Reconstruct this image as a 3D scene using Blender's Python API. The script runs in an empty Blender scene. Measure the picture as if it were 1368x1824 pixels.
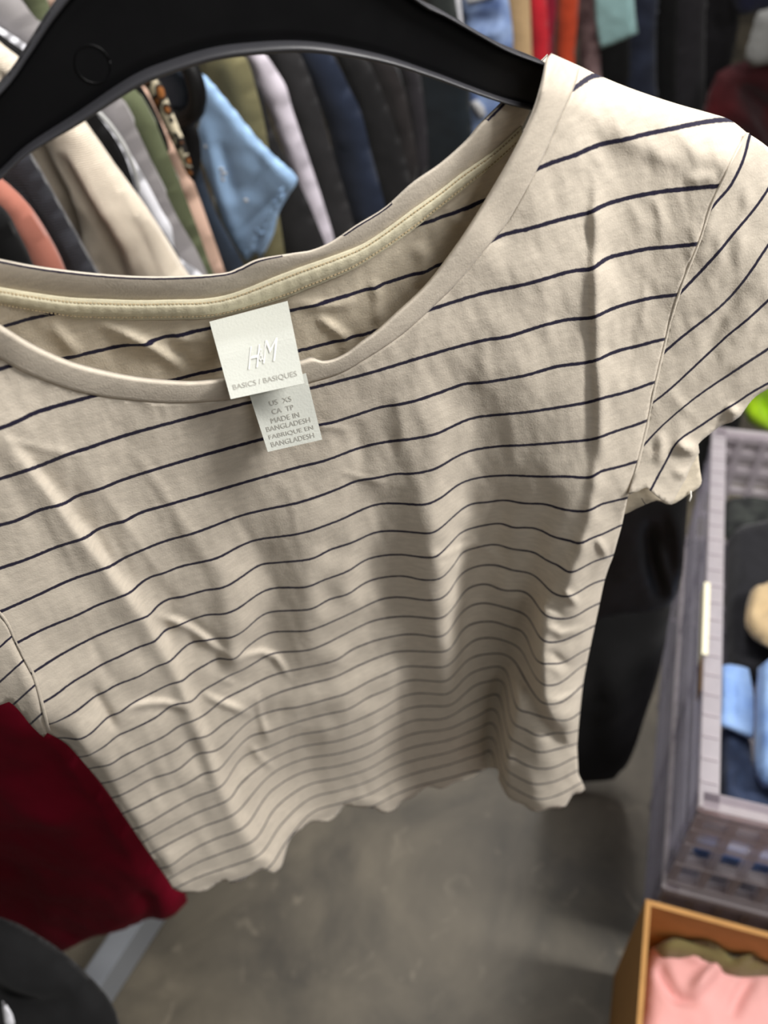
import bpy, bmesh, math, random
import numpy as np
from mathutils import Vector, Matrix, noise, geometry

random.seed(7)
SC = bpy.context.scene
COL = SC.collection
# ------------------------------------------------------------------ camera, world, light, exposure
F = 1370.0
H = 1.6
PITCH, ROLL = math.radians(46), math.radians(9)
f_ = np.array([0, math.cos(PITCH), -math.sin(PITCH)])
r0 = np.array([1.0, 0, 0])
u0 = np.array([0, math.sin(PITCH), math.cos(PITCH)])
r_ = math.cos(ROLL) * r0 - math.sin(ROLL) * u0
u_ = math.cos(ROLL) * u0 + math.sin(ROLL) * r0
CAM = np.array([0, 0, H])
cd = bpy.data.cameras.new('camera')
cd.sensor_fit = 'VERTICAL'
cd.sensor_height = 36
cd.lens = F / 1824 * 36
cd.clip_start = 0.01
cd.dof.use_dof = True
cd.dof.focus_distance = 0.385
cd.dof.aperture_fstop = 6.3
co = bpy.data.objects.new('camera', cd)
COL.objects.link(co)
M = Matrix.Identity(4)
for i in range(3):
    M[i][0], M[i][1], M[i][2], M[i][3] = r_[i], u_[i], -f_[i], CAM[i]
co.matrix_world = M
SC.camera = co

w = bpy.data.worlds.new('world')
SC.world = w
w.use_nodes = True
w.node_tree.nodes['Background'].inputs[0].default_value = (1.0, 0.98, 0.96, 1)
w.node_tree.nodes['Background'].inputs[1].default_value = 0.10


def area(name, loc, target, size, size_y, power, color=(1, 0.975, 0.945)):
    l = bpy.data.lights.new(name, 'AREA')
    l.shape = 'RECTANGLE'
    l.size, l.size_y, l.energy, l.color = size, size_y, power, color
    o = bpy.data.objects.new(name, l)
    o.location = loc
    o.rotation_euler = (Vector(target) - Vector(loc)).to_track_quat('-Z', 'Y').to_euler()
    COL.objects.link(o)
    return o


area('ceiling_tube_light', (1.5, -0.15, 2.8), (0.0, 0.35, 1.1), 0.25, 1.3, 62)
area('ceiling_tube_light_over_rack', (0.1, 1.1, 3.1), (0.0, 0.9, 0), 0.3, 1.6, 34)
area('ceiling_tube_light_far', (0.9, 3.0, 3.2), (0.9, 3.0, 0), 0.3, 2.0, 40)
area('added_fill_light_behind', (1.2, -1.5, 2.9), (0.4, 0.5, 0.5), 1.2, 0.25, 13)  # added fill behind the camera, brightens the crate's near end and shirt front
SC.view_settings.view_transform = 'Standard'
SC.view_settings.look = 'None'
SC.view_settings.gamma = 1
SC.view_settings.exposure = 0.16
SC.view_settings.use_curve_mapping = False


# ------------------------------------------------------------------ helpers
def ray(px, py):
    px = np.asarray(px, float)
    py = np.asarray(py, float)
    return (f_ + r_ * ((px - 684) / F)[..., None] - u_ * ((py - 912) / F)[..., None])


def on_plane(px, py, pt, nrm):
    d = ray(px, py)
    t = np.dot(np.asarray(pt) - CAM, nrm) / (d @ np.asarray(nrm))
    return CAM + d * t[..., None]


def project(p):
    q = np.asarray(p, float) - CAM
    z = q @ f_
    return 684 + F * (q @ r_) / z, 912 - F * (q @ u_) / z


def tag(o, label=None, cat=None, group=None, kind=None):
    if label: o['label'] = label
    if cat: o['category'] = cat
    if group: o['group'] = group
    if kind: o['kind'] = kind
    return o


def empty(name, loc, label, cat, group=None):
    o = bpy.data.objects.new(name, None)
    o.empty_display_size = 0.05
    o.location = loc
    COL.objects.link(o)
    return tag(o, label, cat, group)


def link_mesh(name, me, mat, parent=None, smooth=True):
    if mat: me.materials.append(mat)
    if smooth:
        me.polygons.foreach_set('use_smooth', [True] * len(me.polygons))
    me.update()
    o = bpy.data.objects.new(name, me)
    COL.objects.link(o)
    if parent:
        o.parent = parent
        o.matrix_parent_inverse = Matrix.Translation(parent.location).inverted()
    return o


def mesh_obj(name, verts, faces, mat, parent=None, smooth=True):
    me = bpy.data.meshes.new(name)
    me.from_pydata([tuple(v) for v in verts], [], [tuple(q) for q in faces])
    return link_mesh(name, me, mat, parent, smooth)


def bm_obj(name, bm, mat, parent=None, smooth=False):
    me = bpy.data.meshes.new(name)
    bmesh.ops.recalc_face_normals(bm, faces=bm.faces)
    bm.to_mesh(me)
    bm.free()
    return link_mesh(name, me, mat, parent, smooth)


def box(bm, o, ax, ay, az):
    """a box from corner o with edge vectors ax, ay, az"""
    o, ax, ay, az = (Vector(v) for v in (o, ax, ay, az))
    vs = [bm.verts.new(o + ax * i + ay * j + az * k) for k in (0, 1) for j in (0, 1) for i in (0, 1)]
    for q in ((0, 2, 3, 1), (4, 5, 7, 6), (0, 1, 5, 4), (2, 6, 7, 3), (0, 4, 6, 2), (1, 3, 7, 5)):
        bm.faces.new([vs[i] for i in q])


def solidify(o, th, off=-1):
    m = o.modifiers.new('thickness', 'SOLIDIFY')
    m.thickness = th
    m.offset = off
    return o


def tube(name, pts, rad, mat, parent=None, seg=10):
    pts = [np.asarray(p, float) for p in pts]
    rads = rad if isinstance(rad, (list, tuple)) else [rad] * len(pts)
    V, Fc = [], []
    for i, p in enumerate(pts):
        t = pts[min(i + 1, len(pts) - 1)] - pts[max(i - 1, 0)]
        t = t / np.linalg.norm(t)
        a = np.cross(t, [0.3, 0.2, 0.93]); a /= np.linalg.norm(a)
        b = np.cross(t, a)
        for k in range(seg):
            an = 2 * math.pi * k / seg
            V.append(p + rads[i] * (a * math.cos(an) + b * math.sin(an)))
    for i in range(len(pts) - 1):
        for k in range(seg):
            k2 = (k + 1) % seg
            Fc.append((i * seg + k, i * seg + k2, (i + 1) * seg + k2, (i + 1) * seg + k))
    Fc.append(tuple(range(seg))[::-1])
    Fc.append(tuple((len(pts) - 1) * seg + k for k in range(seg)))
    return mesh_obj(name, V, Fc, mat, parent)


def spline(P, step):
    """Catmull-Rom through P, resampled about every step units"""
    P = np.asarray(P, float)
    out = []
    n = len(P)
    for i in range(n - 1):
        a, b, c, d = P[max(i - 1, 0)], P[i], P[i + 1], P[min(i + 2, n - 1)]
        m = max(1, int(np.linalg.norm(c - b) / step))
        for j in range(m):
            t = j / m
            out.append(0.5 * (2 * b + (c - a) * t + (2 * a - 5 * b + 4 * c - d) * t * t + (3 * b - a - 3 * c + d) * t ** 3))
    out.append(P[-1])
    return np.array(out)


def resample(P, n):
    P = spline(P, 4)
    s = np.concatenate([[0], np.cumsum(np.linalg.norm(np.diff(P, axis=0), axis=1))])
    q = np.linspace(0, s[-1], n)
    return np.stack([np.interp(q, s, P[:, k]) for k in range(P.shape[1])], 1)


def polydist(X, P, closed=False, signed=False):
    """distance of points X to polyline P (2D)"""
    P = np.asarray(P, float)
    A = P if closed else P[:-1]
    B = np.roll(P, -1, 0) if closed else P[1:]
    best = np.full(len(X), 1e9)
    par = np.zeros(len(X))
    sg = np.zeros(len(X))
    for i, (a, b) in enumerate(zip(A, B)):
        ab = b - a
        L = ab @ ab + 1e-12
        t = np.clip(((X - a) @ ab) / L, 0, 1)
        dv = X - (a + t[:, None] * ab)
        d = np.hypot(dv[:, 0], dv[:, 1])
        m = d < best
        best[m] = d[m]
        par[m] = (i + t[m]) / len(A)
        sg[m] = np.sign(ab[0] * dv[m, 1] - ab[1] * dv[m, 0])
    if signed: return best * sg, par
    return best, par


def inside(X, P):
    x, y = X[:, 0], X[:, 1]
    c = np.zeros(len(X), bool)
    n = len(P)
    for i in range(n):
        x1, y1 = P[i]; x2, y2 = P[(i + 1) % n]
        if y1 == y2: continue
        m = ((y1 > y) != (y2 > y)) & (x < (x2 - x1) * (y - y1) / (y2 - y1) + x1)
        c ^= m
    return c


def triangulate(poly, step):
    """triangulated fill of a 2D polygon: (points, triangles, number of boundary points)"""
    poly = np.asarray(poly, float)
    nb = len(poly)
    lo, hi = poly.min(0), poly.max(0)
    xs = np.arange(lo[0], hi[0], step)
    ys = np.arange(lo[1], hi[1], step * 0.866)
    gx, gy = np.meshgrid(xs, ys)
    gx = gx + (np.arange(len(ys)) % 2)[:, None] * step * 0.5
    G = np.stack([gx.ravel(), gy.ravel()], 1)
    G = G[inside(G, poly)]
    d, _ = polydist(G, poly, True)
    G = G[d > step * 0.45]
    pts = np.concatenate([poly, G])
    ed = [(i, (i + 1) % nb) for i in range(nb)]
    r = geometry.delaunay_2d_cdt([Vector(p) for p in pts], ed, [], 1, 1e-6)
    vs = np.array([(v.x, v.y) for v in r[0]])
    T = np.array([q for q in r[2] if len(q) == 3])
    a, b, c = vs[T[:, 0]], vs[T[:, 1]], vs[T[:, 2]]
    cr = (b[:, 0] - a[:, 0]) * (c[:, 1] - a[:, 1]) - (b[:, 1] - a[:, 1]) * (c[:, 0] - a[:, 0])
    T[cr < 0] = T[cr < 0][:, ::-1]
    return vs, T, nb


def fbm(P, sc, oct=3):
    return np.array([noise.fractal(Vector((p[0] * sc[0], p[1] * sc[1], p[2] * sc[2])), 1.0, 2.0, oct) for p in P])


# ------------------------------------------------------------------ materials
def nt_new(name):
    m = bpy.data.materials.new(name)
    m.use_nodes = True
    nt = m.node_tree
    return m, nt, nt.nodes['Principled BSDF']


def N(nt, typ, **kw):
    n = nt.nodes.new(typ)
    for k, v in kw.items():
        if k.startswith('i_'):
            n.inputs[int(k[2:])].default_value = v
        else:
            setattr(n, k, v)
    return n


def lin(c):
    return tuple(((x / 255) / 12.92 if x / 255 <= 0.04045 else ((x / 255 + 0.055) / 1.055) ** 2.4) for x in c) + (1,)


def fabric(name, rgb, var=0.15, rough=0.9, sheen=0.2, weave=900, bump=0.25, rib=None, rgb2=None, pat=40):
    """procedural cloth: slight mottling, a fine weave bump, optional knit ribs, optional second colour"""
    m, nt, b = nt_new(name)
    L = nt.links
    tc = N(nt, 'ShaderNodeTexCoord')
    n1 = N(nt, 'ShaderNodeTexNoise', noise_dimensions='3D')
    n1.inputs['Scale'].default_value = pat
    n1.inputs['Detail'].default_value = 4
    L.new(tc.outputs['Object'], n1.inputs['Vector'])
    c = lin(rgb)
    c2 = lin(rgb2) if rgb2 else tuple(max(0, x * (1 - var)) for x in c[:3]) + (1,)
    cr = N(nt, 'ShaderNodeValToRGB')
    cr.color_ramp.elements[0].position = 0.35
    cr.color_ramp.elements[1].position = 0.65
    cr.color_ramp.elements[0].color = c2
    cr.color_ramp.elements[1].color = c
    L.new(n1.outputs['Fac'], cr.inputs['Fac'])
    L.new(cr.outputs['Color'], b.inputs['Base Color'])
    n2 = N(nt, 'ShaderNodeTexNoise')
    n2.inputs['Scale'].default_value = weave
    L.new(tc.outputs['Object'], n2.inputs['Vector'])
    bp = N(nt, 'ShaderNodeBump')
    bp.inputs['Strength'].default_value = bump
    bp.inputs['Distance'].default_value = 0.001
    L.new(n2.outputs['Fac'], bp.inputs['Height'])
    if rib:
        wv = N(nt, 'ShaderNodeTexWave')
        wv.inputs['Scale'].default_value = rib
        wv.inputs['Distortion'].default_value = 1.5
        wv.bands_direction = 'Z'
        L.new(tc.outputs['Object'], wv.inputs['Vector'])
        bp2 = N(nt, 'ShaderNodeBump')
        bp2.inputs['Strength'].default_value = 0.5
        bp2.inputs['Distance'].default_value = 0.002
        L.new(wv.outputs['Fac'], bp2.inputs['Height'])
        L.new(bp.outputs['Normal'], bp2.inputs['Normal'])
        bp = bp2
    L.new(bp.outputs['Normal'], b.inputs['Normal'])
    b.inputs['Roughness'].default_value = rough
    b.inputs['Sheen Weight'].default_value = sheen
    b.inputs['Specular IOR Level'].default_value = 0.2
    return m


def plain(name, rgb, rough=0.5, spec=0.5, metal=0.0, bump=0.0, scale=80):
    m, nt, b = nt_new(name)
    b.inputs['Base Color'].default_value = lin(rgb)
    b.inputs['Roughness'].default_value = rough
    b.inputs['Specular IOR Level'].default_value = spec
    b.inputs['Metallic'].default_value = metal
    tc = N(nt, 'ShaderNodeTexCoord')
    n = N(nt, 'ShaderNodeTexNoise')
    n.inputs['Scale'].default_value = scale
    n.inputs['Detail'].default_value = 5
    nt.links.new(tc.outputs['Object'], n.inputs['Vector'])
    mr = N(nt, 'ShaderNodeMapRange')
    mr.inputs[3].default_value = max(0.02, rough - 0.08)
    mr.inputs[4].default_value = min(1, rough + 0.08)
    nt.links.new(n.outputs['Fac'], mr.inputs[0])
    nt.links.new(mr.outputs[0], b.inputs['Roughness'])
    if bump:
        bp = N(nt, 'ShaderNodeBump')
        bp.inputs['Strength'].default_value = bump
        bp.inputs['Distance'].default_value = 0.001
        nt.links.new(n.outputs['Fac'], bp.inputs['Height'])
        nt.links.new(bp.outputs['Normal'], b.inputs['Normal'])
    return m


CREAM = (224, 213, 196)


def tee_material(name, stripes=True, rgb=CREAM, rgb2=None, trans=0.12):
    m, nt, b = nt_new(name)
    L = nt.links
    tc = N(nt, 'ShaderNodeTexCoord')
    # heathered jersey
    n1 = N(nt, 'ShaderNodeTexNoise')
    n1.inputs['Scale'].default_value = 300
    n1.inputs['Detail'].default_value = 4
    mp = N(nt, 'ShaderNodeMapping')
    mp.inputs['Scale'].default_value = (0.45, 0.45, 1.6)
    L.new(tc.outputs['Object'], mp.inputs['Vector'])
    L.new(mp.outputs['Vector'], n1.inputs['Vector'])
    cr = N(nt, 'ShaderNodeValToRGB')
    cr.color_ramp.elements[0].position = 0.3
    cr.color_ramp.elements[1].position = 0.7
    c = lin(rgb)
    cr.color_ramp.elements[0].color = tuple(x * 0.86 for x in c[:3]) + (1,)
    cr.color_ramp.elements[1].color = c
    L.new(n1.outputs['Fac'], cr.inputs['Fac'])
    colr = cr.outputs['Color']
    if stripes:
        uv = N(nt, 'ShaderNodeUVMap')
        uv.uv_map = 'cloth'
        sx = N(nt, 'ShaderNodeSeparateXYZ')
        L.new(uv.outputs['UV'], sx.inputs[0])
        n3 = N(nt, 'ShaderNodeTexNoise')
        n3.inputs['Scale'].default_value = 420
        L.new(tc.outputs['Object'], n3.inputs['Vector'])
        ad = N(nt, 'ShaderNodeMath', operation='MULTIPLY_ADD')
        ad.inputs[1].default_value = 0.03
        L.new(n3.outputs['Fac'], ad.inputs[0])
        L.new(sx.outputs['Y'], ad.inputs[2])
        ad2 = N(nt, 'ShaderNodeMath', operation='ADD')
        ad2.inputs[1].default_value = 100.485
        L.new(ad.outputs[0], ad2.inputs[0])
        fr = N(nt, 'ShaderNodeMath', operation='FRACT')
        L.new(ad2.outputs[0], fr.inputs[0])
        sb = N(nt, 'ShaderNodeMath', operation='SUBTRACT')
        sb.inputs[1].default_value = 0.5
        L.new(fr.outputs[0], sb.inputs[0])
        ab = N(nt, 'ShaderNodeMath', operation='ABSOLUTE')
        L.new(sb.outputs[0], ab.inputs[0])
        mr = N(nt, 'ShaderNodeMapRange')
        mr.inputs[1].default_value = 0.030
        mr.inputs[2].default_value = 0.050
        mr.inputs[3].default_value = 1
        mr.inputs[4].default_value = 0
        L.new(ab.outputs[0], mr.inputs[0])
        mx = N(nt, 'ShaderNodeMix', data_type='RGBA')
        L.new(mr.outputs[0], mx.inputs[0])
        L.new(colr, mx.inputs[6])
        mx.inputs[7].default_value = lin((34, 30, 52))
        colr = mx.outputs[2]
    L.new(colr, b.inputs['Base Color'])
    # fine creasing and knit as bump
    n4 = N(nt, 'ShaderNodeTexNoise')
    n4.inputs['Scale'].default_value = 1100
    L.new(tc.outputs['Object'], n4.inputs['Vector'])
    n5 = N(nt, 'ShaderNodeTexNoise')
    n5.inputs['Scale'].default_value = 70
    n5.inputs['Detail'].default_value = 5
    n5.inputs['Distortion'].default_value = 0.6
    L.new(tc.outputs['Object'], n5.inputs['Vector'])
    b1 = N(nt, 'ShaderNodeBump')
    b1.inputs['Strength'].default_value = 0.25
    b1.inputs['Distance'].default_value = 0.0006
    L.new(n4.outputs['Fac'], b1.inputs['Height'])
    b2 = N(nt, 'ShaderNodeBump')
    b2.inputs['Strength'].default_value = 0.14
    b2.inputs['Distance'].default_value = 0.003
    L.new(n5.outputs['Fac'], b2.inputs['Height'])
    L.new(b1.outputs['Normal'], b2.inputs['Normal'])
    L.new(b2.outputs['Normal'], b.inputs['Normal'])
    b.inputs['Roughness'].default_value = 0.85
    b.inputs['Sheen Weight'].default_value = 0.15
    b.inputs['Specular IOR Level'].default_value = 0.2
    tr = N(nt, 'ShaderNodeBsdfTranslucent')
    L.new(colr, tr.inputs['Color'])
    ms = N(nt, 'ShaderNodeMixShader')
    ms.inputs[0].default_value = trans
    out = nt.nodes['Material Output']
    L.new(b.outputs[0], ms.inputs[1])
    L.new(tr.outputs[0], ms.inputs[2])
    L.new(ms.outputs[0], out.inputs['Surface'])
    return m


def concrete():
    m, nt, b = nt_new('polished_concrete')
    L = nt.links
    tc = N(nt, 'ShaderNodeTexCoord')
    n1 = N(nt, 'ShaderNodeTexNoise')
    n1.inputs['Scale'].default_value = 3.5
    n1.inputs['Detail'].default_value = 8
    n1.inputs['Roughness'].default_value = 0.6
    n1.inputs['Distortion'].default_value = 0.5
    L.new(tc.outputs['Object'], n1.inputs['Vector'])
    cr = N(nt, 'ShaderNodeValToRGB')
    cr.color_ramp.elements[0].position = 0.36
    cr.color_ramp.elements[0].color = lin((64, 59, 50))
    cr.color_ramp.elements[1].position = 0.66
    cr.color_ramp.elements[1].color = lin((108, 100, 85))
    L.new(n1.outputs['Fac'], cr.inputs['Fac'])
    n2 = N(nt, 'ShaderNodeTexNoise')
    n2.inputs['Scale'].default_value = 16
    n2.inputs['Detail'].default_value = 6
    n2.inputs['Distortion'].default_value = 1.0
    L.new(tc.outputs['Object'], n2.inputs['Vector'])
    mr = N(nt, 'ShaderNodeMapRange')
    mr.inputs[1].default_value = 0.60
    mr.inputs[2].default_value = 0.85
    L.new(n2.outputs['Fac'], mr.inputs[0])
    mx = N(nt, 'ShaderNodeMix', data_type='RGBA')
    mx.inputs[7].default_value = lin((130, 121, 105))
    L.new(mr.outputs[0], mx.inputs[0])
    L.new(cr.outputs['Color'], mx.inputs[6])
    L.new(mx.outputs[2], b.inputs['Base Color'])
    b.inputs['Roughness'].default_value = 0.55
    bp = N(nt, 'ShaderNodeBump')
    bp.inputs['Strength'].default_value = 0.1
    L.new(n2.outputs['Fac'], bp.inputs['Height'])
    L.new(bp.outputs['Normal'], b.inputs['Normal'])
    return m


def clear_plastic(name, rgb, alpha=0.45, rough=0.18):
    m, nt, b = nt_new(name)
    L = nt.links
    b.inputs['Base Color'].default_value = lin(rgb)
    b.inputs['Roughness'].default_value = rough
    b.inputs['Specular IOR Level'].default_value = 0.7
    tc = N(nt, 'ShaderNodeTexCoord')
    n = N(nt, 'ShaderNodeTexNoise')
    n.inputs['Scale'].default_value = 35
    n.inputs['Detail'].default_value = 5
    L.new(tc.outputs['Object'], n.inputs['Vector'])
    mr = N(nt, 'ShaderNodeMapRange')
    mr.inputs[3].default_value = alpha - 0.12
    mr.inputs[4].default_value = alpha + 0.12
    L.new(n.outputs['Fac'], mr.inputs[0])
    tr = N(nt, 'ShaderNodeBsdfTransparent')
    tr.inputs[0].default_value = (0.93, 0.92, 0.95, 1)
    ms = N(nt, 'ShaderNodeMixShader')
    L.new(mr.outputs[0], ms.inputs[0])
    tl = N(nt, 'ShaderNodeBsdfTranslucent')
    tl.inputs[0].default_value = lin(rgb)
    m2 = N(nt, 'ShaderNodeMixShader')
    m2.inputs[0].default_value = 0.4
    L.new(b.outputs[0], m2.inputs[1])
    L.new(tl.outputs[0], m2.inputs[2])
    L.new(tr.outputs[0], ms.inputs[1])
    L.new(m2.outputs[0], ms.inputs[2])
    L.new(ms.outputs[0], nt.nodes['Material Output'].inputs['Surface'])
    return m


# ------------------------------------------------------------------ setting
bm = bmesh.new()
box(bm, (-4, -3, -0.1), (9, 0, 0), (0, 10, 0), (0, 0, 0.1))
tag(bm_obj('floor', bm, concrete()), kind='structure')
bm = bmesh.new()
box(bm, (-4, 7, 0), (9, 0, 0), (0, 0.1, 0), (0, 0, 3.6))
tag(bm_obj('wall_back', bm, plain('dull_wall_paint', (120, 116, 110), 0.8, 0.2)), kind='structure')
bm = bmesh.new()
box(bm, (-4.1, -3, 0), (0.1, 0, 0), (0, 10, 0), (0, 0, 3.6))
tag(bm_obj('wall_left', bm, plain('dull_wall_paint_side', (120, 116, 110), 0.8, 0.2)), kind='structure')

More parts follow.
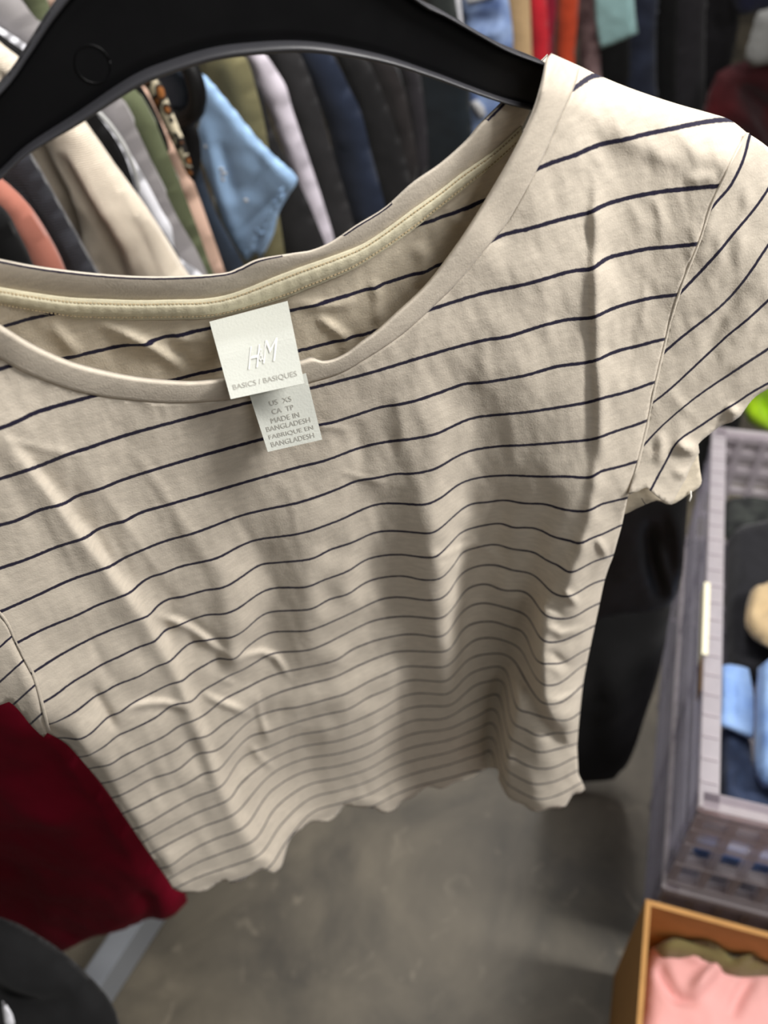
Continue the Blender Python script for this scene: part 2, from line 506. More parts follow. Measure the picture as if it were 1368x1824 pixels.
# ------------------------------------------------------------------ THE STRIPED T-SHIRT
# the navy stripes of the cloth run level round the body: stripe k hangs at height Z0 - k*DZ
Z0, DZ = H - 0.22, 0.0252
ST = {
    -4: [(1023, 157), (1037, 147), (1054, 135), (1068, 133)],
    -3: [(962, 299), (985, 289), (1023, 277), (1047, 266), (1074, 256), (1112, 249), (1146, 240), (1198, 229), (1235, 221), (1269, 215), (1300, 213)],
    -2: [(878, 428), (900, 417), (944, 407), (985, 395), (1027, 384), (1054, 378), (1074, 366), (1122, 352), (1174, 342), (1208, 338), (1271, 332)],
    -1: [(774, 549), (858, 523), (925, 509), (960, 500), (1003, 487), (1030, 481), (1054, 480), (1081, 460), (1122, 450), (1153, 443), (1191, 440), (1232, 436)],
    0: [(560, 690), (653, 666), (720, 646), (807, 620), (868, 605), (904, 600), (960, 582), (1012, 569), (1055, 566), (1088, 551), (1129, 538), (1165, 530), (1200, 526)],
    1: [(0, 935), (31, 927), (72, 908), (113, 898), (138, 883), (179, 871), (215, 856), (271, 838), (358, 812), (468, 782), (568, 757), (588, 754), (633, 740), (679, 725), (715, 720), (756, 709), (827, 684), (858, 682), (935, 669), (991, 653), (1055, 644), (1094, 627), (1129, 618), (1175, 606)],
    2: [(0, 1012), (46, 997), (102, 974), (153, 958), (169, 945), (205, 932), (220, 930), (251, 913), (307, 897), (379, 876), (461, 852), (532, 832), (578, 821), (640, 798), (689, 787), (725, 783), (766, 776), (787, 769), (827, 750), (858, 742), (940, 734), (1012, 723), (1055, 715), (1073, 709), (1114, 699), (1165, 681)],
    3: [(0, 1090), (61, 1063), (128, 1032), (194, 1010), (215, 997), (251, 981), (297, 963), (348, 949), (425, 920), (476, 907), (537, 894), (602, 871), (634, 857), (669, 852), (705, 844), (735, 844), (776, 835), (807, 817), (838, 803), (889, 795), (935, 793), (1012, 787), (1058, 782), (1094, 769), (1129, 758), (1150, 750)],
    4: [(29, 1146), (77, 1121), (138, 1096), (174, 1078), (230, 1057), (246, 1042), (271, 1026), (288, 1023), (322, 1009), (384, 995), (425, 974), (461, 961), (537, 950), (604, 927), (640, 910), (674, 898), (715, 897), (756, 899), (787, 886), (817, 863), (853, 851), (904, 847), (960, 849), (1012, 849), (1053, 851), (1068, 840), (1094, 834), (1129, 824)],
    5: [(56, 1200), (102, 1170), (153, 1142), (200, 1121), (251, 1102), (269, 1095), (277, 1082), (302, 1066), (322, 1064), (368, 1051), (394, 1048), (420, 1035), (461, 1007), (486, 1003), (553, 996), (588, 979), (629, 966), (667, 949), (705, 946), (766, 950), (787, 939), (817, 912), (838, 898), (868, 895), (899, 891), (935, 897), (971, 898), (1001, 907), (1045, 911), (1068, 899), (1088, 894), (1114, 888)],
    6: [(75, 1252), (99, 1238), (128, 1216), (157, 1199), (183, 1183), (212, 1170), (248, 1152), (278, 1142), (292, 1122), (314, 1117), (336, 1106), (369, 1095), (398, 1094), (424, 1084), (448, 1067), (470, 1053), (495, 1047), (546, 1046), (575, 1034), (619, 1018), (650, 998), (680, 990), (715, 988), (747, 992), (776, 993), (787, 983), (804, 967), (822, 948), (857, 937), (895, 932), (911, 940), (953, 941), (987, 957), (1016, 963), (1034, 970), (1051, 959), (1070, 953), (1103, 937)],
    7: [(88, 1291), (117, 1278), (146, 1259), (172, 1238), (186, 1234), (205, 1221), (248, 1205), (281, 1186), (301, 1181), (311, 1170), (340, 1144), (365, 1142), (387, 1137), (412, 1136), (436, 1123), (460, 1101), (484, 1090), (550, 1086), (568, 1078), (590, 1066), (619, 1059), (645, 1041), (674, 1030), (718, 1026), (751, 1033), (780, 1032), (795, 1023), (813, 1001), (822, 984), (841, 978), (863, 972), (886, 970), (911, 978), (952, 984), (972, 998), (997, 1008), (1013, 1021), (1035, 1013), (1054, 1002), (1089, 990)],
    8: [(84, 1316), (117, 1314), (139, 1318), (164, 1305), (194, 1276), (216, 1270), (227, 1258), (263, 1238), (307, 1217), (325, 1215), (336, 1203), (365, 1185), (391, 1172), (417, 1176), (440, 1152), (473, 1130), (498, 1125), (546, 1124), (572, 1116), (605, 1102), (641, 1085), (681, 1067), (718, 1064), (754, 1069), (784, 1067), (802, 1052), (817, 1027), (835, 1014), (860, 1007), (886, 1007), (914, 1016), (946, 1022), (965, 1037), (984, 1056), (1011, 1063), (1035, 1052), (1054, 1040), (1076, 1033)],
    9: [(157, 1347), (190, 1327), (208, 1311), (234, 1300), (278, 1278), (307, 1256), (342, 1250), (358, 1232), (387, 1216), (409, 1203), (438, 1190), (476, 1168), (498, 1162), (546, 1159), (575, 1149), (619, 1127), (667, 1105), (722, 1098), (780, 1102), (798, 1094), (813, 1076), (825, 1056), (841, 1045), (867, 1040), (895, 1052), (933, 1053), (950, 1068), (967, 1093), (991, 1102), (1020, 1100), (1048, 1084), (1067, 1075)],
    10: [(159, 1368), (199, 1362), (212, 1351), (248, 1333), (289, 1314), (321, 1292), (340, 1286), (369, 1270), (398, 1246), (438, 1226), (456, 1216), (492, 1201), (546, 1189), (597, 1177), (626, 1158), (652, 1147), (681, 1138), (722, 1130), (751, 1131), (784, 1135), (802, 1122), (817, 1096), (835, 1081), (860, 1074), (889, 1079), (921, 1089), (940, 1098), (957, 1130), (973, 1144), (1003, 1141), (1030, 1129), (1062, 1113)],
    11: [(164, 1398), (194, 1393), (219, 1384), (252, 1366), (285, 1349), (318, 1333), (336, 1318), (369, 1312), (398, 1289), (431, 1270), (459, 1252), (502, 1232), (546, 1219), (590, 1208), (619, 1195), (637, 1186), (678, 1169), (714, 1160), (791, 1161), (806, 1151), (822, 1124), (843, 1111), (876, 1107), (905, 1116), (935, 1129), (953, 1176), (978, 1181), (1003, 1181), (1038, 1161), (1056, 1152)],
    12: [(172, 1422), (205, 1420), (234, 1407), (270, 1387), (314, 1373), (351, 1343), (373, 1340), (398, 1329), (450, 1280), (500, 1263), (528, 1261), (583, 1246), (619, 1235), (656, 1215), (692, 1199), (725, 1187), (787, 1189), (806, 1180), (824, 1158), (846, 1140), (871, 1136), (900, 1142), (930, 1160), (956, 1212), (981, 1221), (1004, 1213), (1035, 1187), (1048, 1180)],
    13: [(205, 1455), (241, 1439), (292, 1413), (329, 1398), (369, 1375), (390, 1372), (440, 1315), (480, 1304), (524, 1288), (575, 1273), (619, 1264), (656, 1242), (692, 1228), (729, 1212), (791, 1214), (809, 1202), (831, 1177), (857, 1167), (900, 1166), (926, 1190), (953, 1237), (968, 1254), (997, 1252), (1012, 1243)],
    14: [(223, 1479), (256, 1471), (311, 1439), (347, 1420), (395, 1400), (430, 1350), (480, 1330), (528, 1310), (583, 1301), (634, 1284), (678, 1264), (714, 1242), (747, 1235), (795, 1237), (813, 1224), (835, 1202), (871, 1189), (900, 1193), (917, 1258), (943, 1269), (972, 1278), (1003, 1285), (1022, 1278)],
    15: [(252, 1502), (292, 1479), (347, 1450), (409, 1424), (425, 1400), (480, 1355), (539, 1330), (605, 1319), (656, 1300), (692, 1279), (729, 1262), (765, 1257), (802, 1257), (824, 1239), (849, 1219), (879, 1213), (900, 1215), (910, 1284), (933, 1297), (959, 1312), (991, 1304)],
    16: [(267, 1521), (311, 1497), (365, 1471), (420, 1448), (480, 1382), (539, 1353), (605, 1342), (656, 1325), (700, 1300), (740, 1283), (790, 1281), (830, 1258), (870, 1240), (890, 1240), (905, 1308), (933, 1329), (959, 1340), (991, 1335)],
    17: [(303, 1545), (347, 1512), (387, 1493), (438, 1471), (480, 1412), (539, 1376), (605, 1364), (656, 1348), (700, 1322), (740, 1306), (800, 1298), (850, 1276), (885, 1264), (899, 1332), (927, 1358), (959, 1369), (988, 1367), (1022, 1350)],
    18: [(300, 1566), (347, 1539), (400, 1518), (455, 1495), (490, 1440), (545, 1400), (605, 1386), (656, 1370), (700, 1345), (740, 1330), (800, 1318), (850, 1298), (885, 1290), (895, 1360), (937, 1393), (959, 1397), (991, 1391), (1024, 1375)],
    19: [(310, 1583), (360, 1560), (420, 1540), (465, 1520), (500, 1470), (550, 1424), (605, 1408), (656, 1392), (700, 1368), (740, 1354), (800, 1340), (850, 1322), (885, 1316), (893, 1384), (937, 1416), (965, 1424), (1000, 1414), (1028, 1398)],
    20: [(330, 1604), (380, 1582), (440, 1562), (480, 1545), (510, 1500), (555, 1448), (610, 1430), (660, 1414), (700, 1392), (740, 1377), (800, 1362), (850, 1346), (885, 1342), (893, 1408), (937, 1440), (970, 1450), (1005, 1438), (1034, 1422)],
}
LEFT = {
    -2: [(0, 657), (26, 650)],
    -1: [(0, 763), (31, 751), (61, 736), (123, 717), (184, 701)],
    0: [(0, 853), (56, 835), (123, 809), (154, 799), (246, 769), (443, 717)],
}
ANCH = [(-260, 430, -4.8), (-450, 800, -2.8), (-300, 900, -1.0), (-150, 1000, 1.0), (-100, 520, -3.9), (985, 95, -4.7), (1020, 112, -4.35), (1060, 131, -4.03), (1110, 152, -3.85), (1160, 170, -3.62), (1210, 186, -3.38), (1260, 200, -3.15), (1330, 236, -2.8), (1300, 300, -2.3), (350, 1625, 21), (1040, 1470, 21.5)]
GX0, GY0, GS, GNX, GNY = -504, 24, 13.0, 148, 128


def fit_field(data, x0, y0, nx, ny, gs, lam=0.018):
    """smooth field through scattered (x, y, value): regularised least squares on a grid, coarse to fine"""
    D = np.array(data, float)
    G = None
    for lev in (4, 2, 1):
        g = gs * lev
        mx, my = int((nx - 1) / lev) + 2, int((ny - 1) / lev) + 2
        u, t = (D[:, 0] - x0) / g, (D[:, 1] - y0) / g
        ok = (u >= 0) & (t >= 0) & (u < mx - 1) & (t < my - 1)
        u, t, v, wt = u[ok], t[ok], D[ok, 2], D[ok, 3]
        i, j = u.astype(int), t.astype(int)
        a, b = u - i, t - j
        ids = np.stack([j * mx + i, j * mx + i + 1, (j + 1) * mx + i, (j + 1) * mx + i + 1], 1)
        ww = np.stack([(1 - a) * (1 - b), a * (1 - b), (1 - a) * b, a * b], 1)
        l = lam * (1.0 if lev == 1 else 1.0)

        def mul(x):
            o = np.zeros(mx * my)
            r = (x[ids] * ww).sum(1) * wt
            for q in range(4):
                o += np.bincount(ids[:, q], r * ww[:, q], mx * my)
            X = x.reshape(my, mx)
            O = np.zeros_like(X)
            d = X[:, :-2] - 2 * X[:, 1:-1] + X[:, 2:]
            O[:, :-2] += d * l * 0.5; O[:, 1:-1] -= d * l; O[:, 2:] += d * l * 0.5
            d = X[:-2] - 2 * X[1:-1] + X[2:]
            O[:-2] += d * l * 1.5; O[1:-1] -= d * l * 3; O[2:] += d * l * 1.5
            d = X[:-1, :-1] - X[:-1, 1:] - X[1:, :-1] + X[1:, 1:]
            O[:-1, :-1] += d * l; O[:-1, 1:] -= d * l; O[1:, :-1] -= d * l; O[1:, 1:] += d * l
            return o + O.ravel() + 1e-8 * x
        rhs = np.zeros(mx * my)
        for q in range(4):
            rhs += np.bincount(ids[:, q], wt * v * ww[:, q], mx * my)
        if G is None:
            x = np.full(mx * my, v.mean())
        else:
            gy, gx = np.meshgrid(np.arange(my) / 2, np.arange(mx) / 2, indexing='ij')
            gi, gj = np.clip(gx.astype(int), 0, G.shape[1] - 2), np.clip(gy.astype(int), 0, G.shape[0] - 2)
            fa, fb = gx - gi, gy - gj
            x = (G[gj, gi] * (1 - fa) * (1 - fb) + G[gj, gi + 1] * fa * (1 - fb) + G[gj + 1, gi] * (1 - fa) * fb + G[gj + 1, gi + 1] * fa * fb).ravel()
        r = rhs - mul(x)
        p = r.copy()
        rs = r @ r
        for it in range(2500 if lev == 4 else 700):
            Ap = mul(p)
            al = rs / (p @ Ap)
            x += al * p
            r -= al * Ap
            rn = r @ r
            if rn < 1e-9: break
            p = r + rn / rs * p
            rs = rn
        G = x.reshape(my, mx)
    return G


def cubic(G, x, y, x0=GX0, y0=GY0, gs=GS):
    ny, nx = G.shape
    u = np.clip((np.asarray(x, float) - x0) / gs, 1, nx - 3.001)
    v = np.clip((np.asarray(y, float) - y0) / gs, 1, ny - 3.001)
    i, j = u.astype(int), v.astype(int)
    a, b = u - i, v - j
    def wts(t):
        # B-spline-like smoothing kernel keeps the cloth free of ripples
        return [(1 - t) ** 3 / 6, (3 * t ** 3 - 6 * t ** 2 + 4) / 6, (-3 * t ** 3 + 3 * t ** 2 + 3 * t + 1) / 6, t ** 3 / 6]
    wx, wy = wts(a), wts(b)
    out = np.zeros_like(u)
    for q in range(4):
        for p in range(4):
            out += wy[q] * wx[p] * G[j + q - 1, i + p - 1]
    return out


data = []
for src in (ST, LEFT):
    for k, P in src.items():
        for x, y in resample(P, max(3, int(np.ptp(np.array(P)[:, 0]) / 9))):
            data.append((x, y, float(k), 1.0))
data += [(x, y, v, 0.6) for x, y, v in ANCH]
KF = fit_field(data, GX0, GY0, GNX, GNY, GS)


def front_k(px, py):
    return cubic(KF, px, py)


SHTOP = np.array([(975, 85), (985, 92), (1060, 128), (1160, 168), (1300, 211), (1330, 234), (1368, 260), (1430, 318), (1500, 420)], float)


def front_t(px, py):
    """distance along each view ray to the cloth of the front"""
    d = ray(px, py)
    z = Z0 - front_k(px, py) * DZ
    X = np.stack([np.ravel(np.asarray(px, float)), np.ravel(np.asarray(py, float))], 1)
    ds, _ = polydist(X, SHTOP)
    turn = 0.014 * np.clip(1 - ds / 80, 0, 1) ** 2      # the cloth rolls back over the hanger at the shoulder
    return (z - H) / d[..., 2] + turn.reshape(np.shape(d)[:-1])


def front_point(px, py, off=0.0):
    d = ray(px, py)
    return CAM + d * (front_t(px, py) + off)[..., None]


# creases pressed into the jersey: polyline, height in metres (+ towards the viewer), half width, kind
CREASE = [
    ([(5, 765), (60, 835), (160, 965), (235, 1062), (300, 1160), (340, 1250), (400, 1400), (455, 1500), (490, 1550)], 0.0030, 8, 'step'),
    ([(330, 1215), (352, 1270), (378, 1335), (410, 1420), (455, 1500), (485, 1545)], 0.0026, 10, 'step'),
    ([(975, 1062), (962, 1074), (955, 1110), (957, 1180), (958, 1230), (975, 1280), (994, 1305)], -0.0090, 7, 'step'),
    ([(918, 1215), (905, 1290), (893, 1370), (888, 1400)], -0.0040, 8, 'step'),
    ([(1054, 300), (1054, 480), (1056, 640), (1058, 780), (1050, 880), (1032, 960), (1008, 1040)], -0.0022, 8, 'step'),
    ([(840, 640), (826, 760), (815, 860), (800, 950), (795, 1040), (805, 1130)], 0.0010, 16, 'ridge'),
    ([(270, 1095), (330, 1115), (380, 1150), (425, 1180)], 0.0028, 7, 'ridge'),
    ([(415, 1182), (440, 1168), (465, 1162), (490, 1170), (510, 1200), (522, 1218)], 0.0032, 6, 'ridge'),
    ([(215, 1270), (250, 1256), (290, 1252), (330, 1262), (345, 1275)], 0.0036, 7, 'ridge'),
    ([(355, 1232), (385, 1248), (420, 1262), (455, 1275)], 0.0038, 7, 'ridge'),
    ([(160, 1215), (185, 1262), (208, 1305)], -0.0034, 9, 'ridge'),
    ([(160, 1130), (180, 1180), (200, 1222)], -0.0012, 10, 'ridge'),
    ([(385, 1208), (410, 1215), (418, 1222)], 0.0015, 6, 'ridge'),
    ([(458, 1230), (462, 1270), (475, 1310), (485, 1325)], 0.0026, 6, 'ridge'),
    ([(440, 1320), (465, 1352), (492, 1372)], 0.0026, 7, 'ridge'),
    ([(540, 1455), (545, 1420), (560, 1390)], 0.0012, 9, 'ridge'),
    ([(755, 985), (790, 990), (825, 975), (850, 968), (880, 990), (905, 1003)], 0.0018, 7, 'ridge'),
    ([(780, 992), (812, 980), (845, 960), (815, 958), (785, 985)], 0.0008, 8, 'ridge'),
    ([(1062, 955), (1078, 985), (1094, 1000)], 0.0034, 7, 'ridge'),
    ([(1070, 640), (1072, 760), (1075, 860)], 0.0009, 10, 'ridge'),
    ([(1050, 215), (1110, 245), (1165, 268), (1225, 300), (1240, 315)], 0.0018, 22, 'ridge'),
    ([(1185, 215), (1215, 245), (1238, 285), (1245, 320)], 0.0010, 14, 'ridge'),
    ([(1040, 240), (1060, 280), (1072, 300)], 0.0007, 14, 'ridge'),
    ([(1215, 322), (1250, 318), (1280, 322)], 0.0012, 13, 'ridge'),
    ([(1160, 345), (1175, 380), (1180, 430)], 0.0006, 9, 'ridge'),
    ([(1120, 350), (1140, 400), (1150, 440)], 0.0004, 9, 'ridge'),
    ([(1230, 390), (1240, 440), (1225, 470)], 0.0006, 9, 'ridge'),
    ([(860, 560), (865, 640), (858, 700)], 0.0008, 16, 'ridge'),
    ([(635, 745), (640, 790), (655, 840)], -0.0012, 14, 'ridge'),
    ([(560, 760), (600, 762), (625, 765)], 0.0007, 6, 'ridge'),
    ([(600, 838), (640, 850), (690, 862)], 0.0008, 6, 'ridge'),
    ([(1000, 1050), (1022, 1070), (1035, 1085)], 0.0032, 7, 'ridge'),
    ([(968, 1110), (1000, 1130), (1032, 1122), (1040, 1140)], 0.0034, 8, 'ridge'),
    ([(960, 1160), (985, 1165), (1010, 1185), (1028, 1176)], -0.0030, 7, 'ridge'),
    ([(957, 1190), (980, 1188), (998, 1200), (1000, 1215)], 0.0018, 7, 'ridge'),
    ([(968, 1245), (990, 1250), (1040, 1228)], 0.0030, 7, 'ridge'),
    ([(958, 1215), (968, 1258), (985, 1290), (994, 1300)], 0.0026, 8, 'ridge'),
    ([(950, 1085), (946, 1150), (955, 1225)], -0.0030, 10, 'ridge'),
    ([(905, 720), (915, 790), (910, 850)], 0.0008, 14, 'ridge'),
    ([(130, 900), (180, 970), (240, 1080)], -0.0008, 14, 'ridge'),
    ([(300, 860), (340, 960), (420, 1050)], 0.0008, 16, 'ridge'),
    ([(0, 780), (80, 800), (160, 815)], 0.0007, 8, 'ridge'),
    ([(250, 1280), (275, 1340), (310, 1420)], 0.0010, 12, 'ridge'),
    ([(420, 1440), (455, 1490), (490, 1520)], 0.0016, 8, 'ridge'),
    ([(280, 1085), (300, 1092), (345, 1112), (395, 1150), (420, 1176)], -0.0014, 10, 'ridge'),
    ([(60, 870), (90, 930), (130, 1000), (165, 1060)], 0.0006, 9, 'ridge'),
    ([(175, 910), (215, 985), (250, 1060)], -0.0006, 8, 'ridge'),
    ([(150, 830), (200, 900), (260, 990), (330, 1080)], 0.0006, 9, 'ridge'),
    ([(230, 790), (290, 880), (350, 960)], 0.0005, 10, 'ridge'),
    ([(390, 880), (440, 950), (470, 1000)], -0.0006, 9, 'ridge'),
    ([(505, 850), (520, 900), (530, 960)], 0.0006, 9, 'ridge'),
    ([(700, 700), (715, 760), (712, 830)], 0.0006, 10, 'ridge'),
    ([(740, 560), (745, 620), (738, 690)], 0.0006, 12, 'ridge'),
    ([(960, 480), (975, 560), (970, 640)], 0.0006, 12, 'ridge'),
    ([(1100, 500), (1095, 580), (1100, 660)], 0.0006, 9, 'ridge'),
    ([(1120, 540), (1125, 620), (1115, 700)], -0.0006, 8, 'ridge'),
    ([(1150, 480), (1148, 540), (1140, 600)], 0.0006, 8, 'ridge'),
    ([(230, 1330), (262, 1400), (300, 1470)], 0.0010, 11, 'ridge'),
    ([(270, 1300), (300, 1370), (350, 1460)], -0.0010, 12, 'ridge'),
    ([(200, 1300), (225, 1345), (240, 1390)], 0.0010, 10, 'ridge'),
    ([(320, 1270), (345, 1340), (385, 1430), (420, 1500)], -0.0012, 11, 'ridge'),
    ([(330, 1440), (360, 1490), (385, 1540)], 0.0010, 10, 'ridge'),
    ([(520, 1250), (530, 1330), (528, 1400)], 0.0008, 12, 'ridge'),
    ([(590, 1250), (600, 1330), (605, 1410)], -0.0008, 12, 'ridge'),
    ([(660, 1240), (672, 1310), (680, 1380)], 0.0010, 12, 'ridge'),
    ([(705, 1200), (712, 1290), (712, 1400)], -0.0012, 9, 'ridge'),
    ([(340, 1570), (370, 1556), (395, 1560)], 0.0012, 6, 'ridge'),
    ([(440, 1540), (470, 1525), (486, 1540)], 0.0014, 6, 'ridge'),
    ([(640, 1380), (655, 1410), (660, 1430)], -0.0012, 9, 'ridge'),
    ([(690, 1385), (700, 1410), (705, 1435)], 0.0012, 8, 'ridge'),
]


def relief(X, feats, gain=1.0):
    h = np.zeros(len(X))
    for P, amp, wd, kind in feats:
        amp = amp * gain
        P = spline(P, 14)
        if kind == 'step':
            sd, par = polydist(X, P, signed=True)
            fade = np.clip(par * 8, 0, 1) * np.clip((1 - par) * 8 + 0.25, 0, 1)
            h += amp * np.tanh(sd / wd) * np.exp(-(sd / (wd * 4)) ** 2) * fade
        else:
            d, par = polydist(X, P)
            fade = np.sin(np.clip(par * 2.6, 0, 1) * 1.5708) ** 1.5 * np.sin(np.clip((1 - par) * 2.6, 0, 1) * 1.5708) ** 1.5
            h += amp * np.exp(-(d / wd) ** 2) * fade
    return h


def set_uv(me, u, v):
    uv = me.uv_layers.new(name='cloth')
    li = np.zeros(len(me.loops), int)
    me.loops.foreach_get('vertex_index', li)
    arr = np.stack([u[li], v[li]], 1).ravel()
    uv.data.foreach_set('uv', arr)


def cloth_panel(name, poly, step, off, feats, kfun, mat, parent, th=0.0008, rough=0.0006, seed=0.0, tfun=None, smooth_poly=True):
    poly = np.asarray(poly, float)
    X, T, nb = triangulate(poly, step)
    d = ray(X[:, 0], X[:, 1])
    t = (tfun or front_t)(X[:, 0], X[:, 1])
    o = off(X) if callable(off) else off
    base = CAM + d * t[:, None]
    h = relief(X, feats, 1.3)
    if rough:
        h = h + rough * fbm(np.concatenate([X, np.full((len(X), 1), seed)], 1), (0.016, 0.010, 1.0), 3)
        h = h + rough * 0.45 * fbm(np.concatenate([X @ np.array([[0.94, 0.34], [-0.34, 0.94]]), np.full((len(X), 1), seed + 9)], 1), (0.045, 0.014, 1.0), 2)
    P = base + d / np.linalg.norm(d, axis=1)[:, None] * (o - h)[:, None]
    ob_ = None
    me = bpy.data.meshes.new(name)
    # image y runs downwards, so flip to make the outside face the viewer
    me.from_pydata(P.tolist(), [], T[:, ::-1].tolist())
    kk = kfun(X, P)
    set_uv(me, X[:, 0] / 1000.0, kk)
    o_ = link_mesh(name, me, mat, parent)
    solidify(o_, th)
    return o_


def strip(name, edge_a, edge_b, n, m, prof, tfun, mat, parent, th=0.0008, kfun=None, close=False):
    """a ribbon of cloth between two px polylines; prof(c, s) gives the lift towards the viewer"""
    A, B = resample(edge_a, n), resample(edge_b, n)
    V, Fc, U, K = [], [], [], []
    for i in range(n):
        for j in range(m):
            c = j / (m - 1)
            p = A[i] * (1 - c) + B[i] * c
            d = ray(p[0], p[1])
            t = float(tfun(np.array([p[0]]), np.array([p[1]]))[0]) - prof(c, i / (n - 1))
            V.append(CAM + d * t)
            U.append(i / n)
            K.append(0.5 if kfun is None else kfun(c, i / (n - 1)))
    for i in range(n - 1):
        for j in range(m - 1):
            Fc.append((i * m + j, i * m + j + 1, (i + 1) * m + j + 1, (i + 1) * m + j))
    me = bpy.data.meshes.new(name)
    me.from_pydata([tuple(v) for v in V], [], Fc)
    set_uv(me, np.array(U), np.array(K))
    o = link_mesh(name, me, mat, parent)
    # outside towards the viewer
    c = np.array(V[len(V) // 2])
    nrm = np.array(me.polygons[len(me.polygons) // 2].normal)
    if nrm @ (CAM - c) < 0:
        me.flip_normals()
    solidify(o, th)
    return o


TEE = empty('t_shirt', tuple(front_point(np.array(600.0), np.array(1000.0))),
            'cream short-sleeved t-shirt with thin navy stripes and scoop neck on black hanger', 't-shirt')
m_tee = tee_material('cream_striped_jersey')
m_tee_in = tee_material('cream_striped_jersey_inside', rgb=(224, 212, 190))
m_band = tee_material('cream_rib_jersey', stripes=False)
m_tape = tee_material('pale_yellow_neck_tape', stripes=False, rgb=(240, 232, 202))
m_back_edge = tee_material('cream_band_with_navy_edge', rgb=(222, 211, 194))

STITCH = [(-260, 470), (-170, 540), (-90, 590), (0, 641), (60, 672), (150, 702), (250, 716), (320, 719), (400, 714), (470, 703), (550, 684), (606, 666), (644, 645), (700, 609), (740, 577), (774, 545), (819, 500), (876, 432), (909, 390), (956, 305), (994, 220), (1024, 155), (1034, 118)]
FREE = [(-250, 400), (-170, 470), (-90, 525), (0, 578), (61, 614), (123, 642), (184, 659), (246, 671), (307, 677), (353, 678), (396, 672), (440, 664), (500, 650), (540, 640), (555, 636), (573, 642), (596, 638), (621, 625), (644, 607), (670, 588), (704, 557), (759, 505), (809, 440), (849, 380), (894, 305), (924, 250), (949, 195), (964, 145), (972, 108), (982, 95)]
HEM = [(1030, 1378), (1038, 1390), (1042, 1402), (1034, 1412), (1020, 1416), (1010, 1430), (1000, 1440), (975, 1446), (950, 1443), (925, 1430), (900, 1410), (888, 1392), (886, 1370), (850, 1378), (818, 1390), (790, 1402), (755, 1408), (722, 1424), (705, 1438), (680, 1446), (650, 1440), (618, 1437), (600, 1450), (575, 1462), (545, 1470), (520, 1495), (508, 1520), (500, 1548), (490, 1555), (470, 1545), (450, 1562), (420, 1572), (395, 1572), (370, 1580), (345, 1590), (325, 1592), (308, 1582)]
LSIDE = [(295, 1562), (262, 1515), (225, 1460), (185, 1402), (150, 1360), (118, 1325), (84, 1305)]
LARM = [(58, 1205), (29, 1150), (0, 1097), (-80, 1010), (-200, 920), (-330, 860), (-430, 800)]
LSHO = [(-440, 740), (-350, 600), (-260, 470)]
RSHO = [(1060, 131), (1110, 152), (1160, 170), (1210, 186), (1260, 200), (1300, 213), (1330, 236)]
RARM = [(1310, 270), (1285, 320), (1262, 372), (1245, 425), (1215, 500), (1195, 560), (1180, 620), (1164, 690), (1150, 760), (1138, 810), (1122, 870), (1108, 935)]
RSIDE = [(1092, 992), (1078, 1030), (1065, 1090), (1052, 1150), (1040, 1210), (1032, 1280), (1028, 1330)]
front_poly = np.concatenate([spline(STITCH, 9), spline(RSHO, 9), spline(RARM, 9), spline(RSIDE, 9), spline(HEM, 7) + np.stack([np.zeros(len(spline(HEM, 7))), 3.0 * np.sin(np.arange(len(spline(HEM, 7))) * 0.9) + 2.5 * np.sin(np.arange(len(spline(HEM, 7))) * 0.37)], 1), spline(LSIDE, 9), spline(LARM, 12), spline(LSHO, 14)[:-1]])
HEMW = spline(HEM, 10)


def front_off(X):
    # rolled hem and side edges turn slightly away
    d, _ = polydist(X, HEMW)
    dl, _ = polydist(X, np.array(LSIDE, float))
    dr, _ = polydist(X, np.array(RSIDE, float))
    e = np.exp(-(d / 5.0) ** 2) * 0.003 - np.exp(-((d - 17) / 6.0) ** 2) * 0.0016
    return e + 0.010 * np.exp(-(dl / 12) ** 2) + 0.008 * np.exp(-(dr / 10) ** 2)


fp = cloth_panel('front_panel', front_poly, 5.0, front_off, CREASE, lambda X, P: front_k(X[:, 0], X[:, 1]), m_tee, TEE, rough=0.0008)

# the back panel hangs a hand's breadth behind, seen through the neck opening
BACKTOP = [(-250, 400), (-150, 430), (0, 461), (75, 475), (175, 487), (275, 492), (390, 487), (425, 477), (460, 461), (525, 450), (555, 445), (590, 430), (635, 400), (685, 369), (734, 325), (784, 290), (829, 250), (854, 220), (894, 180), (935, 135), (975, 96)]
TAPE_A = [(-200, 480), (-100, 497), (0, 514), (61, 524), (123, 532), (184, 535), (246, 537), (307, 536), (368, 534), (420, 523), (493, 494), (544, 475), (593, 458), (644, 438), (684, 413), (734, 376), (784, 341), (824, 310), (884, 268), (930, 225)]
TAPE_B = [(-200, 512), (-100, 528), (0, 546), (61, 557), (123, 567), (184, 570), (246, 570), (307, 569), (368, 567), (427, 556), (514, 529), (540, 518), (580, 502), (631, 479), (684, 446), (734, 411), (784, 371), (834, 331), (874, 298), (930, 248)]


def back_gap(px, py):
    g = 0.034 * np.clip((np.asarray(px) + 260) / 160, 0.1, 1) * np.clip((1080 - np.asarray(px)) / 100, 0.3, 1)
    return g


def back_t(px, py):
    return front_t(px, py) + back_gap(px, py)


